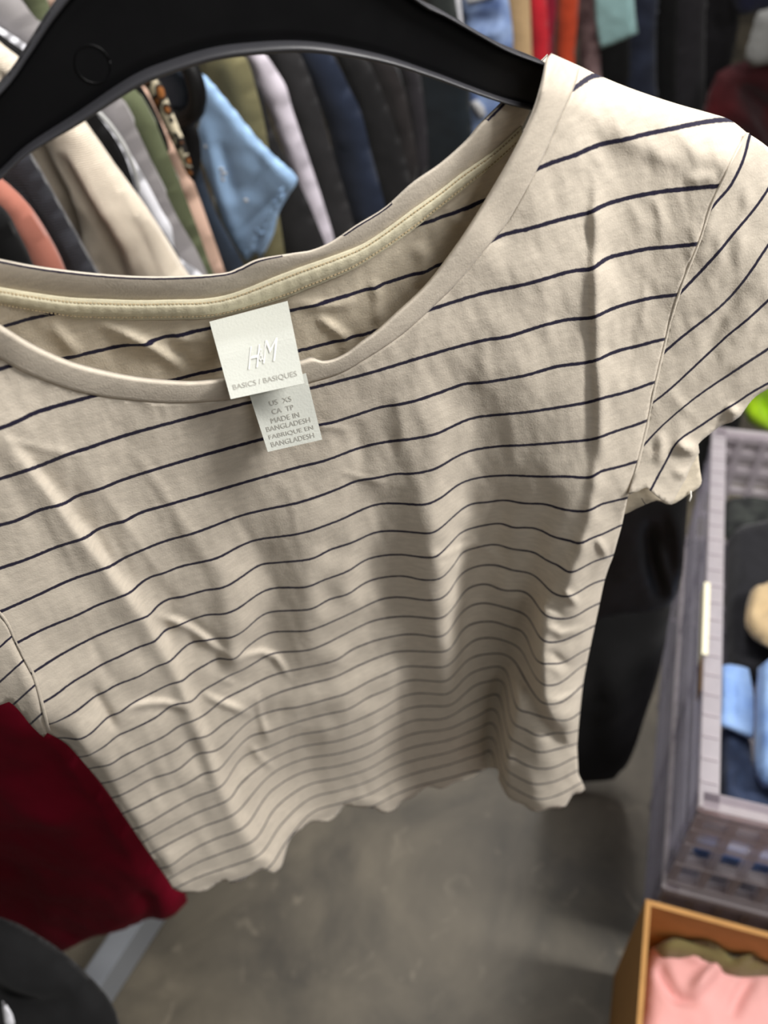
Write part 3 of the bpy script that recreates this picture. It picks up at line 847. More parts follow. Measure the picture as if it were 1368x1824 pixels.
BACKF = [
    ([(520, 540), (590, 545), (640, 530)], 0.0018, 9, 'ridge'),
    ([(560, 560), (600, 590), (625, 608)], 0.0022, 7, 'ridge'),
    ([(660, 490), (672, 530), (668, 580)], 0.0018, 9, 'ridge'),
    ([(170, 572), (230, 600), (280, 625), (335, 665)], 0.0030, 10, 'ridge'),
    ([(90, 575), (120, 610), (150, 640)], 0.0018, 12, 'ridge'),
    ([(300, 620), (330, 635), (345, 668)], -0.0020, 8, 'ridge'),
    ([(300, 600), (345, 605), (380, 600)], 0.0014, 8, 'ridge'),
    ([(560, 450), (600, 448), (640, 415)], 0.0016, 8, 'ridge'),
    ([(740, 430), (760, 470), (740, 520)], 0.0022, 14, 'ridge'),
    ([(800, 380), (830, 400), (850, 360)], 0.0018, 12, 'ridge'),
]
back_poly = np.concatenate([spline([((a + c) / 2, (b + d) / 2) for (a, b), (c, d) in zip(TAPE_A, TAPE_B)] + [(985, 170)], 9), spline([(1020, 160), (1080, 230), (1120, 420), (1120, 600), (1100, 780), (1075, 900), (1050, 990), (1010, 1150), (985, 1300), (960, 1360), (900, 1350), (850, 1330), (700, 1390), (560, 1420), (480, 1490), (340, 1540), (290, 1480), (200, 1370), (130, 1280), (60, 1150), (-60, 980), (-200, 860), (-300, 700), (-290, 520)], 14)])


def back_k(X, P):
    return (Z0 - P[:, 2]) / DZ - 0.78


cloth_panel('back_panel', back_poly, 8.0, lambda X: back_gap(X[:, 0], X[:, 1]), BACKF, back_k, m_tee_in, TEE, rough=0.0010, seed=4.0)
# back neck band: plain jersey whose very edge carries a navy line
strip('back_neck_edge', BACKTOP, TAPE_A + [(975, 120)], 200, 14, lambda c, s: 0.0016 + 0.0012 * math.sin(c * math.pi) - 0.003 * max(0, 0.08 - c) / 0.08,
      lambda x, y: back_t(x, y), m_back_edge, TEE, kfun=lambda c, s: 0.5 if (0.56 < s < 0.64 or 0.72 < s < 0.88) else min(0.5, (c - 0.11) * 1.0))
tp = strip('neck_tape', TAPE_A, TAPE_B, 170, 9, lambda c, s: 0.0040 + 0.0014 * math.sin(c * math.pi) ** 0.6 - 0.0016 * (math.exp(-((c - 0.16) / 0.06) ** 2) + math.exp(-((c - 0.86) / 0.06) ** 2)) + 0.00022 * math.sin(s * 330) * math.sin(c * math.pi),
           lambda x, y: back_t(x, y), m_tape, TEE)
tp['label'] = 'pale yellow neck tape with two rows of stitching'
# rows of stitches on the tape
m_thread = plain('beige_thread', (178, 160, 128), 0.8, 0.2)


def stitches(name, line, tfun, lift, parent, gap=7.0, ln=0.62, rad=0.00032):
    P = spline(line, 1.0)
    s = np.concatenate([[0], np.cumsum(np.linalg.norm(np.diff(P, axis=0), axis=1))])
    bm = bmesh.new()
    q = 0.0
    while q < s[-1] - gap:
        e = []
        for z in (q, q + gap * ln):
            x, y = np.interp(z, s, P[:, 0]), np.interp(z, s, P[:, 1])
            e.append(CAM + ray(x, y) * (float(tfun(np.array([x]), np.array([y]))[0]) - lift))
        a = Vector(e[1] - e[0])
        side = a.cross(Vector(CAM - e[0])).normalized() * rad * 2
        up = a.cross(side).normalized() * rad
        box(bm, Vector(e[0]) - side * 0.5, a, side, up)
        q += gap
    return bm_obj(name, bm, m_thread, parent)


stitches('stitching', [(a[0] * 0.84 + b[0] * 0.16, a[1] * 0.84 + b[1] * 0.16) for a, b in zip(TAPE_A, TAPE_B)], back_t, 0.0046, tp)
stitches('stitching', [(a[0] * 0.14 + b[0] * 0.86, a[1] * 0.14 + b[1] * 0.86) for a, b in zip(TAPE_A, TAPE_B)], back_t, 0.0046, tp)


# front neck band, folded rib with a rolled free edge
def band_prof(c, s):
    return 0.0008 * math.sin(min(1, c * 1.15) * math.pi) ** 0.7 + 0.0011 - 0.0050 * max(0, 0.10 - c) / 0.10 + (-0.0016 if c > 0.93 else 0)


strip('neckband', FREE, STITCH, 220, 14, band_prof, front_t, m_band, TEE)


# sleeves: the right one shows in full, the left one as a sliver at the frame's edge
SLS = {
    0: [(1334, 244), (1324, 285), (1300, 333), (1276, 360), (1251, 393)],
    1: [(1368, 337), (1345, 371), (1310, 412), (1280, 449), (1242, 490), (1201, 533)],
    2: [(1368, 437), (1326, 499), (1283, 547), (1215, 600), (1178, 632)],
    3: [(1368, 535), (1328, 572), (1293, 600), (1201, 687), (1158, 721)],
    4: [(1368, 622), (1310, 660), (1250, 700), (1207, 734), (1170, 768), (1138, 803)],
    5: [(1368, 683), (1337, 700), (1311, 718), (1287, 732), (1244, 761), (1206, 786), (1195, 807), (1176, 841), (1158, 875)],
}
sd = []
for k, P in SLS.items():
    for x, y in resample(P, 14): sd.append((x, y, float(k), 1.0))
SKF = fit_field(sd, 1080, 160, 40, 54, 14.0)


def sleeve_k(X, P=None):
    return cubic(SKF, X[:, 0], X[:, 1], 1080, 160, 14.0)


SEAMR = np.array([(1330, 236), (1310, 270), (1285, 320), (1262, 372), (1245, 425), (1215, 500), (1195, 560), (1180, 620), (1164, 690), (1150, 760), (1138, 810), (1120, 880)], float)
seam_pts = spline(SEAMR, 6)


def sleeve_t(px, py):
    """cloth of the sleeve: leaves the armhole seam and falls away to the side and back"""
    X = np.stack([np.asarray(px, float), np.asarray(py, float)], 1)
    out = np.zeros(len(X))
    ts = front_t(seam_pts[:, 0], seam_pts[:, 1])
    for i, p in enumerate(X):
        d2 = ((seam_pts - p) ** 2).sum(1)
        wt = np.exp(-d2 / (2 * (30 + 0.35 * math.sqrt(d2.min())) ** 2)) + 1e-9
        d = math.sqrt(d2.min())
        out[i] = (wt * ts).sum() / wt.sum() + 0.00012 * d
    return out


SLEEVEF = [
    ([(1280, 330), (1262, 410), (1238, 470)], 0.0010, 9, 'ridge'),
    ([(1340, 300), (1322, 400), (1318, 480), (1325, 520)], 0.0011, 10, 'ridge'),
    ([(1278, 380), (1282, 450), (1262, 520)], 0.0009, 9, 'ridge'),
    ([(1325, 500), (1290, 560), (1250, 640)], -0.0018, 12, 'ridge'),
    ([(1350, 560), (1290, 640), (1230, 700)], 0.0016, 12, 'ridge'),
    ([(1175, 765), (1178, 800), (1168, 830)], 0.0026, 8, 'ridge'),
    ([(1290, 728), (1308, 734), (1315, 745)], 0.0040, 10, 'ridge'),
    ([(1200, 790), (1225, 800), (1244, 805)], 0.0040, 9, 'ridge'),
    ([(1270, 752), (1285, 775), (1268, 785)], -0.0025, 12, 'ridge'),
    ([(1195, 840), (1220, 845), (1228, 852)], 0.0022, 8, 'ridge'),
    ([(1190, 690), (1220, 730), (1240, 745)], 0.0012, 10, 'ridge'),
    ([(1368, 600), (1330, 640), (1290, 660)], 0.0014, 10, 'ridge'),
]
rs_poly = np.concatenate([spline([(1330, 236), (1368, 262), (1430, 320), (1500, 420), (1540, 520), (1530, 590), (1450, 650), (1368, 693), (1340, 712), (1318, 742), (1304, 752), (1285, 758), (1262, 775), (1244, 791), (1246, 806), (1238, 818), (1228, 838), (1222, 852), (1212, 870), (1202, 888), (1196, 899), (1182, 893), (1165, 880), (1152, 868), (1135, 876), (1120, 880)], 9), seam_pts[::-1][1:-1]])
cloth_panel('sleeve', rs_poly, 7.0, lambda X: 0.0005, SLEEVEF, sleeve_k, m_tee, TEE, rough=0.0012, seed=8.0, tfun=sleeve_t)
# inner side of the same sleeve showing below the hem
cloth_panel('sleeve_underside', np.concatenate([spline([(1240, 770), (1246, 830), (1249, 862), (1230, 878), (1196, 899), (1170, 892), (1140, 903), (1108, 915), (1118, 870), (1150, 780)], 8)[:-1]]), 8.0, 0.016,
            [([(1130, 880), (1160, 890), (1190, 870)], 0.002, 8, 'ridge')], lambda X, P: np.full(len(X), 0.5) + np.where(np.abs(X[:, 0] - 1146 - (X[:, 1] - 890) * 0.4) < 3, 0.5, 0), m_tee_in, TEE, rough=0.001, seed=2, tfun=sleeve_t)
ls_poly = spline([(84, 1305), (78, 1313), (55, 1292), (36, 1268), (16, 1250), (0, 1256), (-60, 1270), (-200, 1240), (-330, 1150), (-460, 960), (-430, 800), (-330, 860), (-200, 920), (-80, 1010), (0, 1097), (29, 1150), (58, 1205), (84, 1305)], 10)[:-1]
cloth_panel('sleeve', ls_poly, 9.0, 0.0008, [([(10, 1140), (45, 1210), (70, 1290)], 0.0015, 8, 'ridge')],
            lambda X, P: ((X[:, 1] - 1262) + (X[:, 0] - 16) * 0.9) / 62.0, m_tee, TEE, rough=0.001, seed=6)
# raised seam where the sleeves are set in
strip('armhole_seam', SEAMR, SEAMR + np.array([5, 1.0]), 90, 5, lambda c, s: 0.0004 * math.sin(c * math.pi) - 0.0001, front_t, m_band, TEE, th=0.0002)
strip('armhole_seam', LARM[::-1] + [(84, 1305)], [(x + 6, y - 2) for x, y in LARM[::-1] + [(84, 1305)]], 60, 5, lambda c, s: 0.0004 * math.sin(c * math.pi) - 0.0001, front_t, m_band, TEE, th=0.0002)
# a loose white thread end at the sleeve hem
tq = [CAM + ray(x, y) * (float(sleeve_t(np.array([1228.0]), np.array([870.0]))[0]) + 0.014) for x, y in ((1230, 874), (1231, 884), (1228, 893))]
tube('loose_thread', tq, 0.0005, plain('white_thread', (235, 232, 225), 0.8, 0.2), TEE, 6)

# woven label sewn to the neck tape, with the size label behind it
m_label = plain('white_satin_label', (211, 213, 204), 0.45, 0.4, bump=0.15, scale=900)
m_print = plain('grey_label_print', (176, 174, 166), 0.7, 0.2)
m_weave = plain('white_woven_logo', (238, 238, 233), 0.35, 0.6)


def lab_map(quad, u, v):
    q = np.array(quad, float)
    top = q[0] * (1 - u) + q[1] * u
    bot = q[3] * (1 - u) + q[2] * u
    return top * (1 - v) + bot * v


BIG = [(373, 573), (512, 536), (542, 683), (411, 711)]
SMALL = [(440, 690), (545, 665), (574, 783), (477, 805)]
lab_b0 = float(np.mean(back_t(np.array([440.0]), np.array([555.0])))) - 0.006
lab_f0 = float(np.mean(front_t(np.array([470.0]), np.array([672.0])))) - 0.0105


def big_t(u, v):
    s = min(1, max(0, v / 0.5)); s = s * s * (3 - 2 * s)
    return lab_b0 * (1 - s) + lab_f0 * s - 0.0016 * v + 0.0008 * math.sin(u * 2.6)


def small_t(u, v):
    x, y = lab_map(SMALL, u, v)
    return float(front_t(np.array([x]), np.array([y]))[0]) - 0.0040 - 0.0210 * v


def label_mesh(name, quad, tfun, n, parent):
    V, Fc = [], []
    for j in range(n + 1):
        for i in range(n + 1):
            x, y = lab_map(quad, i / n, j / n)
            V.append(CAM + ray(x, y) * tfun(i / n, j / n))
    for j in range(n):
        for i in range(n):
            a = j * (n + 1) + i
            Fc.append((a, a + n + 1, a + n + 2, a + 1))
    o = mesh_obj(name, V, Fc, m_label, parent, False)
    nrm = np.array(o.data.polygons[len(Fc) // 2].normal)
    if nrm @ (CAM - V[len(V) // 2]) < 0:
        o.data.flip_normals()
    solidify(o, 0.0004)
    return o


def lettering(name, text, quad, tfun, u0_, v0_, uw, vh, mat, parent, lift=0.00025, shear=0.0, offset=0.0):
    cu = bpy.data.curves.new(name, 'FONT')
    cu.body = text
    cu.resolution_u = 3
    cu.offset = offset
    tmp = bpy.data.objects.new(name, cu)
    COL.objects.link(tmp)
    dg = bpy.context.evaluated_depsgraph_get()
    me = bpy.data.meshes.new_from_object(tmp.evaluated_get(dg))
    bpy.data.objects.remove(tmp)
    co_ = np.array([v.co[:] for v in me.vertices])
    lo, hi = co_.min(0), co_.max(0)
    for v, c in zip(me.vertices, co_):
        cy = (c[1] - lo[1]) / (hi[1] - lo[1])
        u = u0_ + uw * (c[0] - lo[0]) / (hi[0] - lo[0]) + shear * (cy - 0.5)
        vv = v0_ + vh * (1 - cy)
        x, y = lab_map(quad, u, vv)
        v.co = Vector(CAM + ray(x, y) * (tfun(u, vv) - lift))
    return link_mesh(name, me, mat, parent, False)


sl = label_mesh('size_label', SMALL, small_t, 10, TEE)
sl['label'] = 'smaller white size label behind the main label'
bl = label_mesh('neck_label', BIG, big_t, 16, TEE)
bl['label'] = 'white woven neck label'
lettering('woven_logo', 'H', BIG, big_t, 0.37, 0.42, 0.13, 0.27, m_weave, bl, shear=0.10, lift=0.0005)
lettering('woven_logo', '&', BIG, big_t, 0.505, 0.47, 0.055, 0.15, m_weave, bl, shear=0.03, lift=0.0005)
lettering('woven_logo', 'M', BIG, big_t, 0.575, 0.39, 0.16, 0.27, m_weave, bl, shear=0.10, lift=0.0005)
lettering('printed_text', 'BASICS / BASIQUES', BIG, big_t, 0.07, 0.83, 0.86, 0.075, m_print, bl)
for txt, v, a, b in (('US  XS', 0.27, 0.28, 0.66), ('CA  TP', 0.40, 0.28, 0.66), ('MADE IN', 0.525, 0.22, 0.72), ('BANGLADESH', 0.635, 0.10, 0.88), ('FABRIQUE EN', 0.76, 0.10, 0.90), ('BANGLADESH', 0.87, 0.10, 0.88)):
    lettering('printed_text', txt, SMALL, small_t, a, v, b - a, 0.075, m_print, sl)

# ------------------------------------------------------------------ HANGER inside the t-shirt
m_hang = plain('glossy_black_plastic', (7, 7, 9), 0.42, 0.3, bump=0.05, scale=60)
m_rim = plain('lit_black_plastic_rim', (58, 58, 62), 0.36, 0.6, bump=0.1, scale=120)  # same black plastic as the web; light caught by the lips painted as grey
hp = front_point(np.array(968.0), np.array(150.0)) + np.array([-0.2, 1, 0]) * 0.020
HN = np.array([0.208, -0.978, 0.0])       # faces the viewer
H_UP = [(-330, 640), (-260, 440), (-130, 270), (0, 152), (50, 82), (95, 12), (150, -50), (250, -110), (400, -140), (560, -112), (680, -50), (749, 0), (784, 17), (834, 46), (894, 80), (944, 100), (972, 112), (996, 128)]
H_LO = [(-300, 690), (-200, 520), (-110, 415), (0, 316), (50, 271), (145, 216), (240, 156), (300, 131), (375, 108), (440, 98), (525, 92), (600, 98), (684, 113), (759, 135), (834, 162), (894, 182), (945, 194), (978, 203)]
HANGER = empty('clothes_hanger', tuple(on_plane(np.array(450.0), np.array(-20.0), hp, HN)), 'wide black plastic clothes hanger inside the cream striped t-shirt', 'hanger')


def hang_strip(name, up, lo, n, m, depth, mat):
    """closed bar between two outlines lying in the hanger's plane; depth(c)= (front, back) distance from the plane"""
    A, B = resample(up, n), resample(lo, n)
    V, Fc = [], []
    for i in range(n):
        ring = []
        for j in range(m):
            c = j / (m - 1)
            p = A[i] * (1 - c) + B[i] * c
            q = on_plane(np.array(p[0]), np.array(p[1]), hp, HN)
            ring.append((q + HN * depth(c)[0], q + HN * depth(c)[1]))
        V += [r[0] for r in ring] + [r[1] for r in ring[::-1]]
    w_ = 2 * m
    for i in range(n - 1):
        for k in range(w_):
            k2 = (k + 1) % w_
            Fc.append((i * w_ + k, i * w_ + k2, (i + 1) * w_ + k2, (i + 1) * w_ + k))
    Fc.append(tuple(range(w_)))
    Fc.append(tuple((n - 1) * w_ + k for k in range(w_))[::-1])
    o = mesh_obj(name, V, Fc, mat, HANGER)
    bmm = bmesh.new(); bmm.from_mesh(o.data)
    bmesh.ops.recalc_face_normals(bmm, faces=bmm.faces)
    bmm.to_mesh(o.data); bmm.free()
    return o


def mixl(c):
    nn = 120
    A, B = resample(H_UP, nn), resample(H_LO, nn)
    return A * (1 - c) + B * c


hang_strip('web', H_UP, H_LO, 120, 6, lambda c: (0.0015, -0.0025), m_hang)
hang_strip('lower_rim', mixl(0.90), mixl(1.0), 120, 7, lambda c: (0.0015 + 0.0045 * math.sin(max(0.0, c) * math.pi) ** 0.5, -0.006), m_rim)
hang_strip('upper_rim', mixl(0.0), mixl(0.085), 120, 7, lambda c: (0.0015 + 0.0040 * math.sin(max(0.0, c) * math.pi) ** 0.5, -0.006), m_rim)
hk = [on_plane(np.array(x), np.array(y), hp, HN) - HN * 0.001 for x, y in ((408.0, -80.0), (398.0, -150.0), (392.0, -210.0))]
p3 = hk[-1]
hx = np.array([0.978, 0.208, 0])
for an in range(0, 216, 18):
    a = math.radians(an)
    hk.append(p3 + hx * 0.022 * (1 - math.cos(a)) + np.array([0, 0, 1]) * 0.022 * math.sin(a))
tube('hook', hk, 0.0022, plain('steel_hook', (160, 160, 162), 0.3, 0.5, 1.0), HANGER, 10)
# small moulded ring on the web
cpt = on_plane(np.array(165.0), np.array(112.0), hp, HN) + HN * 0.0018
rg = [cpt + hx * 0.006 * math.cos(a) + np.array([0, 0, 1]) * 0.006 * math.sin(a) for a in np.linspace(0, 2 * math.pi, 25)]
tube('moulded_ring', rg, 0.0002, m_hang, HANGER, 6)


# ------------------------------------------------------------------ garments as padded cloth bodies
RE = np.array([0.53, 0.848, 0.0])         # along the rack
RN = np.array([0.848, -0.53, 0.0])        # from the rack towards the aisle
RQ = np.array([-0.6, 0.46, 0.0]) + RN * 0.05


def body(name, poly, pt, nrm, T, mat, parent=None, folds=(), step=None, round_px=None, rough=0.004, rsc=(14, 3, 14), seed=0.0, smooth=True, clamp=None):
    """a soft closed body with rounded edges whose outline lies in the plane (pt, nrm); folds in image px"""
    poly = np.asarray(poly, float)
    P2 = spline(np.concatenate([poly, poly[:1]]), 12)[:-1] if smooth else poly
    size = np.ptp(P2, axis=0).max()
    step = step or max(7, size / 38)
    X, Tr, nb = triangulate(P2, step)
    base = on_plane(X[:, 0], X[:, 1], pt, nrm)
    d, _ = polydist(X, P2, True)
    rp = round_px or max(18, min(np.ptp(P2, axis=0)) * 0.32)
    q = np.clip(d / rp, 0, 1)
    bulge = T * np.sqrt(np.clip(1 - (1 - q) ** 2, 0, 1))
    nv = np.asarray(nrm, float)
    if nv @ (CAM - np.asarray(pt)) < 0: nv = -nv
    h = relief(X, folds) if len(folds) else 0
    if rough:
        h = h + rough * fbm(base + seed, rsc, 3)
    fr = base + nv * (bulge + h * np.minimum(1, q * 2))[:, None]
    bk = base - nv * bulge[:, None]
    if clamp:
        o_, (a0, a1), (b0, b1), zlo = clamp
        for Q in (fr, bk):
            L_ = Q - o_
            a, b = np.clip(L_ @ CA, a0, a1), np.clip(L_ @ CB, b0, b1)
            Q[:] = o_ + a[:, None] * CA + b[:, None] * CB + np.maximum(L_[:, 2], zlo)[:, None] * UZ
    n = len(X)
    edge = d < 1e-6
    remap = np.where(edge, np.arange(n), np.arange(n) + n)
    V = np.concatenate([fr, bk])
    Fc = np.concatenate([Tr[:, ::-1], remap[Tr]])
    used = np.unique(Fc)
    new = -np.ones(2 * n, int); new[used] = np.arange(len(used))
    return mesh_obj(name, V[used], new[Fc].tolist(), mat, parent)


def rack_item(name, label, cat, poly, along, T, mat, folds=(), yaw=0.0, group='garments on the left rack', off=0.0, **kw):
    pt = RQ + RE * along + RN * off
    nr = -RE
    if yaw:
        c, s = math.cos(yaw), math.sin(yaw)
        nr = np.array([nr[0] * c - nr[1] * s, nr[0] * s + nr[1] * c, 0])
    o = body(name, poly, pt, nr, T, mat, None, folds, **kw)
    tag(o, label, cat, group)
    return o


G = rack_item
m_black = fabric('black_cotton', (16, 16, 17), 0.3, sheen=0.05)
m_char = fabric('charcoal_knit', (52, 53, 60), 0.35, rib=120, sheen=0.3)
m_cream = fabric('cream_knit', (226, 213, 194), 0.12, rib=170, bump=0.4)
m_navy = fabric('navy_cotton', (30, 40, 58), 0.25)
m_deep = fabric('faded_black_jersey', (40, 39, 40), 0.3)
# nearest, leftmost
G('black_coat', 'black coat at far left of the rack, left of the salmon sleeve', 'coat', [(-80, 330), (-5, 372), (28, 425), (52, 475), (75, 540), (-80, 545)], 0.36, 0.02, m_black)
G('salmon_top', 'salmon pink long-sleeved top hanging at far left of the rack', 'top', [(-80, 250), (-30, 300), (15, 338), (50, 376), (85, 430), (108, 478), (125, 540), (60, 540), (46, 470), (25, 425), (-10, 380), (-80, 350)], 0.40, 0.016, fabric('salmon_jersey', (170, 108, 92), 0.12), round_px=34)
G('charcoal_cardigan', 'charcoal knitted cardigan between the salmon and cream garments', 'cardigan', [(-90, 120), (0, 215), (50, 275), (92, 345), (130, 412), (162, 470), (195, 540), (90, 545), (20, 420), (-90, 300)], 0.445, 0.016, m_char, round_px=40, folds=[([(40, 300), (80, 370), (115, 440), (150, 520)], -0.006, 14, 'ridge')])
cf = [([(70, 200), (92, 262), (130, 335), (152, 410), (180, 510)], -0.026, 10, 'ridge'), ([(125, 255), (165, 325), (205, 395), (250, 500)], -0.015, 8, 'ridge'), ([(165, 240), (212, 320), (262, 400), (310, 500)], -0.010, 8, 'ridge'),
      ([(160, 395), (190, 440), (215, 510)], 0.008, 10, 'ridge'), ([(0, 100), (40, 150), (90, 210)], -0.008, 10, 'ridge'), ([(60, 270), (95, 330), (122, 390), (150, 490)], 0.006, 8, 'ridge'), ([(140, 250), (185, 322), (232, 400), (275, 500)], 0.006, 9, 'ridge'), ([(62, 285), (98, 350), (125, 420), (150, 500)], -0.004, 4, 'ridge')]
G('cream_sweater', 'cream ribbed knit sweater with a stitched front edge and long folds', 'sweater', [(-100, 20), (-40, 55), (5, 90), (60, 132), (105, 175), (142, 218), (200, 300), (262, 385), (322, 482), (350, 540), (190, 545), (140, 440), (95, 360), (52, 285), (0, 230), (-100, 150)], 0.50, 0.02, m_cream, cf, round_px=36, step=7)
G('black_blouse', 'black blouse directly behind the cream knit sweater', 'blouse', [(-100, -20), (0, 60), (45, 92), (110, 140), (165, 195), (210, 255), (232, 305), (241, 348), (225, 372), (160, 330), (60, 210), (-100, 100)], 0.54, 0.014, m_black)
G('navy_striped_top', 'navy top peeking out between black blouse and white top', 'top', [(170, 270), (236, 330), (262, 378), (300, 425), (332, 486), (350, 540), (270, 540), (200, 400)], 0.555, 0.010, m_navy)
G('white_undershirt', 'white top with grey cord edge behind the black blouse', 'top', [(-100, -10), (-5, 46), (50, 82), (110, 135), (170, 192), (222, 258), (262, 325), (288, 375), (306, 405), (310, 440), (322, 462), (358, 488), (385, 540), (310, 545), (230, 400), (180, 290), (100, 180), (-100, 60)], 0.578, 0.010, fabric('white_cotton', (226, 226, 232), 0.08))
crd = [on_plane(np.array(float(x)), np.array(float(y)), RQ + RE * 0.566, -RE) for x, y in spline([(165, 190), (195, 222), (222, 262), (238, 300), (246, 335), (244, 348), (236, 345)], 8)]
tag(tube('drawstring', crd, 0.0026, fabric('grey_cord', (178, 178, 176), 0.2)), 'thin grey cord hanging down beside the black blouse', 'cord')
G('grey_tee', 'mid grey t-shirt hanging between the white top and green blouse', 't-shirt', [(-100, -70), (-30, -45), (30, -5), (75, 45), (118, 80), (170, 125), (218, 180), (246, 235), (280, 310), (315, 385), (348, 442), (372, 495), (392, 545), (330, 545), (250, 400), (200, 290), (150, 190), (-100, 30)], 0.612, 0.016, fabric('grey_jersey', (134, 130, 130), 0.1), [([(0, 0), (40, 40), (80, 70)], 0.006, 16, 'ridge')], round_px=34)
G('green_blouse', 'sage green blouse hanging behind the grey t-shirt', 'top', [(-30, -90), (50, -55), (95, 22), (160, 92), (212, 132), (246, 165), (275, 215), (298, 270), (322, 330), (346, 392), (370, 460), (398, 545), (345, 545), (280, 420), (230, 300), (100, 120)], 0.648, 0.014, fabric('sage_green_cotton', (92, 98, 72), 0.12), round_px=30)
G('black_camisole', 'narrow black strap edge between the green blouse and blush sleeve', 'camisole', [(200, 60), (250, 150), (268, 180), (292, 232), (302, 268), (296, 272), (280, 245), (252, 185), (225, 140)], 0.668, 0.008, m_black)
G('blush_top', 'blush pink top with a hemmed sleeve beside the sage green blouse', 'top', [(40, -70), (95, -8), (180, 70), (262, 160), (294, 220), (318, 262), (342, 318), (358, 360), (376, 412), (396, 470), (416, 545), (360, 545), (330, 460), (310, 330), (280, 250), (180, 180)], 0.70, 0.012, fabric('blush_jersey', (220, 184, 164), 0.08), [([(312, 330), (330, 327), (346, 333)], 0.004, 5, 'ridge')], round_px=26)


def leopard():
    m, nt, b = nt_new('leopard_print')
    L = nt.links
    tc = N(nt, 'ShaderNodeTexCoord')
    v = N(nt, 'ShaderNodeTexVoronoi')
    v.inputs['Scale'].default_value = 75
    v.inputs['Randomness'].default_value = 1
    L.new(tc.outputs['Object'], v.inputs['Vector'])
    cr = N(nt, 'ShaderNodeValToRGB')
    e = cr.color_ramp.elements
    e[0].position = 0.0; e[0].color = lin((150, 92, 40))
    e[1].position = 1.0; e[1].color = lin((226, 214, 186))
    for p, c in ((0.28, (150, 92, 40)), (0.34, (26, 22, 20)), (0.52, (30, 26, 24)), (0.58, (226, 214, 186))):
        q = e.new(p); q.color = lin(c)
    L.new(v.outputs['Distance'], cr.inputs['Fac'])
    L.new(cr.outputs['Color'], b.inputs['Base Color'])
    b.inputs['Roughness'].default_value = 0.8
    return m


G('leopard_top', 'leopard print strap top hanging against the blush pink top', 'top', [(225, 90), (258, 152), (274, 185), (294, 228), (318, 278), (334, 312), (346, 326), (344, 305), (328, 250), (306, 196), (284, 142), (250, 80)], 0.680, 0.006, leopard())
G('slate_blouse', 'dark slate blouse behind the padded black hanger end', 'blouse', [(240, 60), (300, 110), (325, 130), (338, 170), (330, 196), (300, 190), (270, 140)], 0.735, 0.008, fabric('slate_cotton', (56, 66, 82), 0.2))
hp2 = RQ + RE * 0.725
hh = [on_plane(np.array(float(x)), np.array(float(y)), hp2, -RE) for x, y in spline([(270, 60), (312, 90), (336, 118), (349, 150), (352, 180), (344, 202), (324, 212), (306, 204)], 9)]
hgo = tag(tube('coat_hanger', hh, [0.011] * len(hh), plain('black_padded_hanger', (12, 12, 13), 0.5, 0.3)), 'rounded black hanger end beside the light blue shirt', 'hanger')
G('black_vest', 'small black garment below the rounded black hanger end', 'vest', [(318, 205), (346, 222), (358, 262), (356, 305), (345, 325), (330, 300), (318, 250)], 0.75, 0.010, m_black)
G('navy_dress', 'slate navy dress hanging between the blush top and light blue shirt', 'dress', [(320, 200), (352, 240), (356, 290), (366, 330), (388, 385), (415, 435), (442, 490), (445, 540), (395, 545), (372, 440), (345, 350)], 0.765, 0.012, fabric('slate_navy_jersey', (46, 56, 70), 0.15))
SHB = [(300, 50), (345, 118), (372, 142), (420, 200), (468, 258), (500, 288), (530, 318), (516, 345), (497, 378), (488, 415), (474, 445), (464, 462), (456, 450), (442, 466), (424, 444), (402, 405), (378, 335), (360, 285), (352, 235), (362, 195), (358, 150), (320, 110)]
shf = [([(365, 200), (385, 260), (400, 330), (430, 430)], 0.008, 14, 'ridge'), ([(420, 420), (455, 385), (500, 340)], -0.003, 5, 'ridge'), ([(440, 450), (470, 400), (515, 335)], 0.0025, 5, 'ridge'), ([(450, 250), (470, 300), (440, 350)], -0.004, 16, 'ridge'), ([(462, 455), (462, 430), (470, 405)], -0.004, 5, 'ridge'), ([(390, 240), (410, 300), (420, 360)], -0.004, 10, 'ridge')]
SH = G('chambray_shirt', 'light blue chambray shirt with a ruffled sleeve hem at rack centre', 'shirt', SHB, 0.80, 0.008, fabric('light_blue_chambray', (160, 194, 232), 0.08, weave=500), shf, step=6, round_px=13, rough=0.002)
m_fleck = fabric('white_embroidery', (232, 232, 232), 0.05)
for x, y, a in ((398, 296, 7), (403, 304, 7), (396, 308, 6), (401, 315, 6), (443, 352, 5), (373, 257, 4)):
    c = on_plane(np.array(float(x)), np.array(float(y)), RQ + RE * 0.80, -RE) - RE * 0.0105
    bm = bmesh.new()
    box(bm, c, RN * a * 0.0011, np.array([0, 0, 0.0034]) + RN * 0.001, -RE * 0.002)
    bm_obj('embroidered_fleck', bm, m_fleck, SH)
for q in range(15):
    x, y = 446 + q * 4.6 + random.uniform(-5, 5), 446 - q * 7.9 + random.uniform(-3, 3)
    c = on_plane(np.array(float(x)), np.array(float(y)), RQ + RE * 0.80, -RE) - RE * 0.0072
    dx, dz = random.uniform(0.003, 0.008), random.uniform(0.002, 0.007)
    tube('hem_ruffle', [c - RN * dx + np.array([0, 0, dz * 0.2]), c, c + RN * dx * 0.7 + np.array([0, 0, dz])], [0.0010, random.uniform(0.0018, 0.0032), 0.0010], SH.data.materials[0], SH, 8)
G('olive_jacket', 'olive khaki jacket hanging behind the light blue shirt', 'jacket', [(320, 30), (390, 70), (436, 100), (458, 165), (474, 235), (486, 320), (498, 390), (509, 470), (512, 540), (420, 540), (385, 400), (370, 200)], 0.87, 0.016, fabric('olive_twill', (120, 114, 82), 0.14), [([(390, 110), (400, 150), (412, 180)], -0.004, 8, 'ridge'), ([(455, 180), (462, 260), (472, 330)], -0.005, 7, 'ridge')], round_px=30)
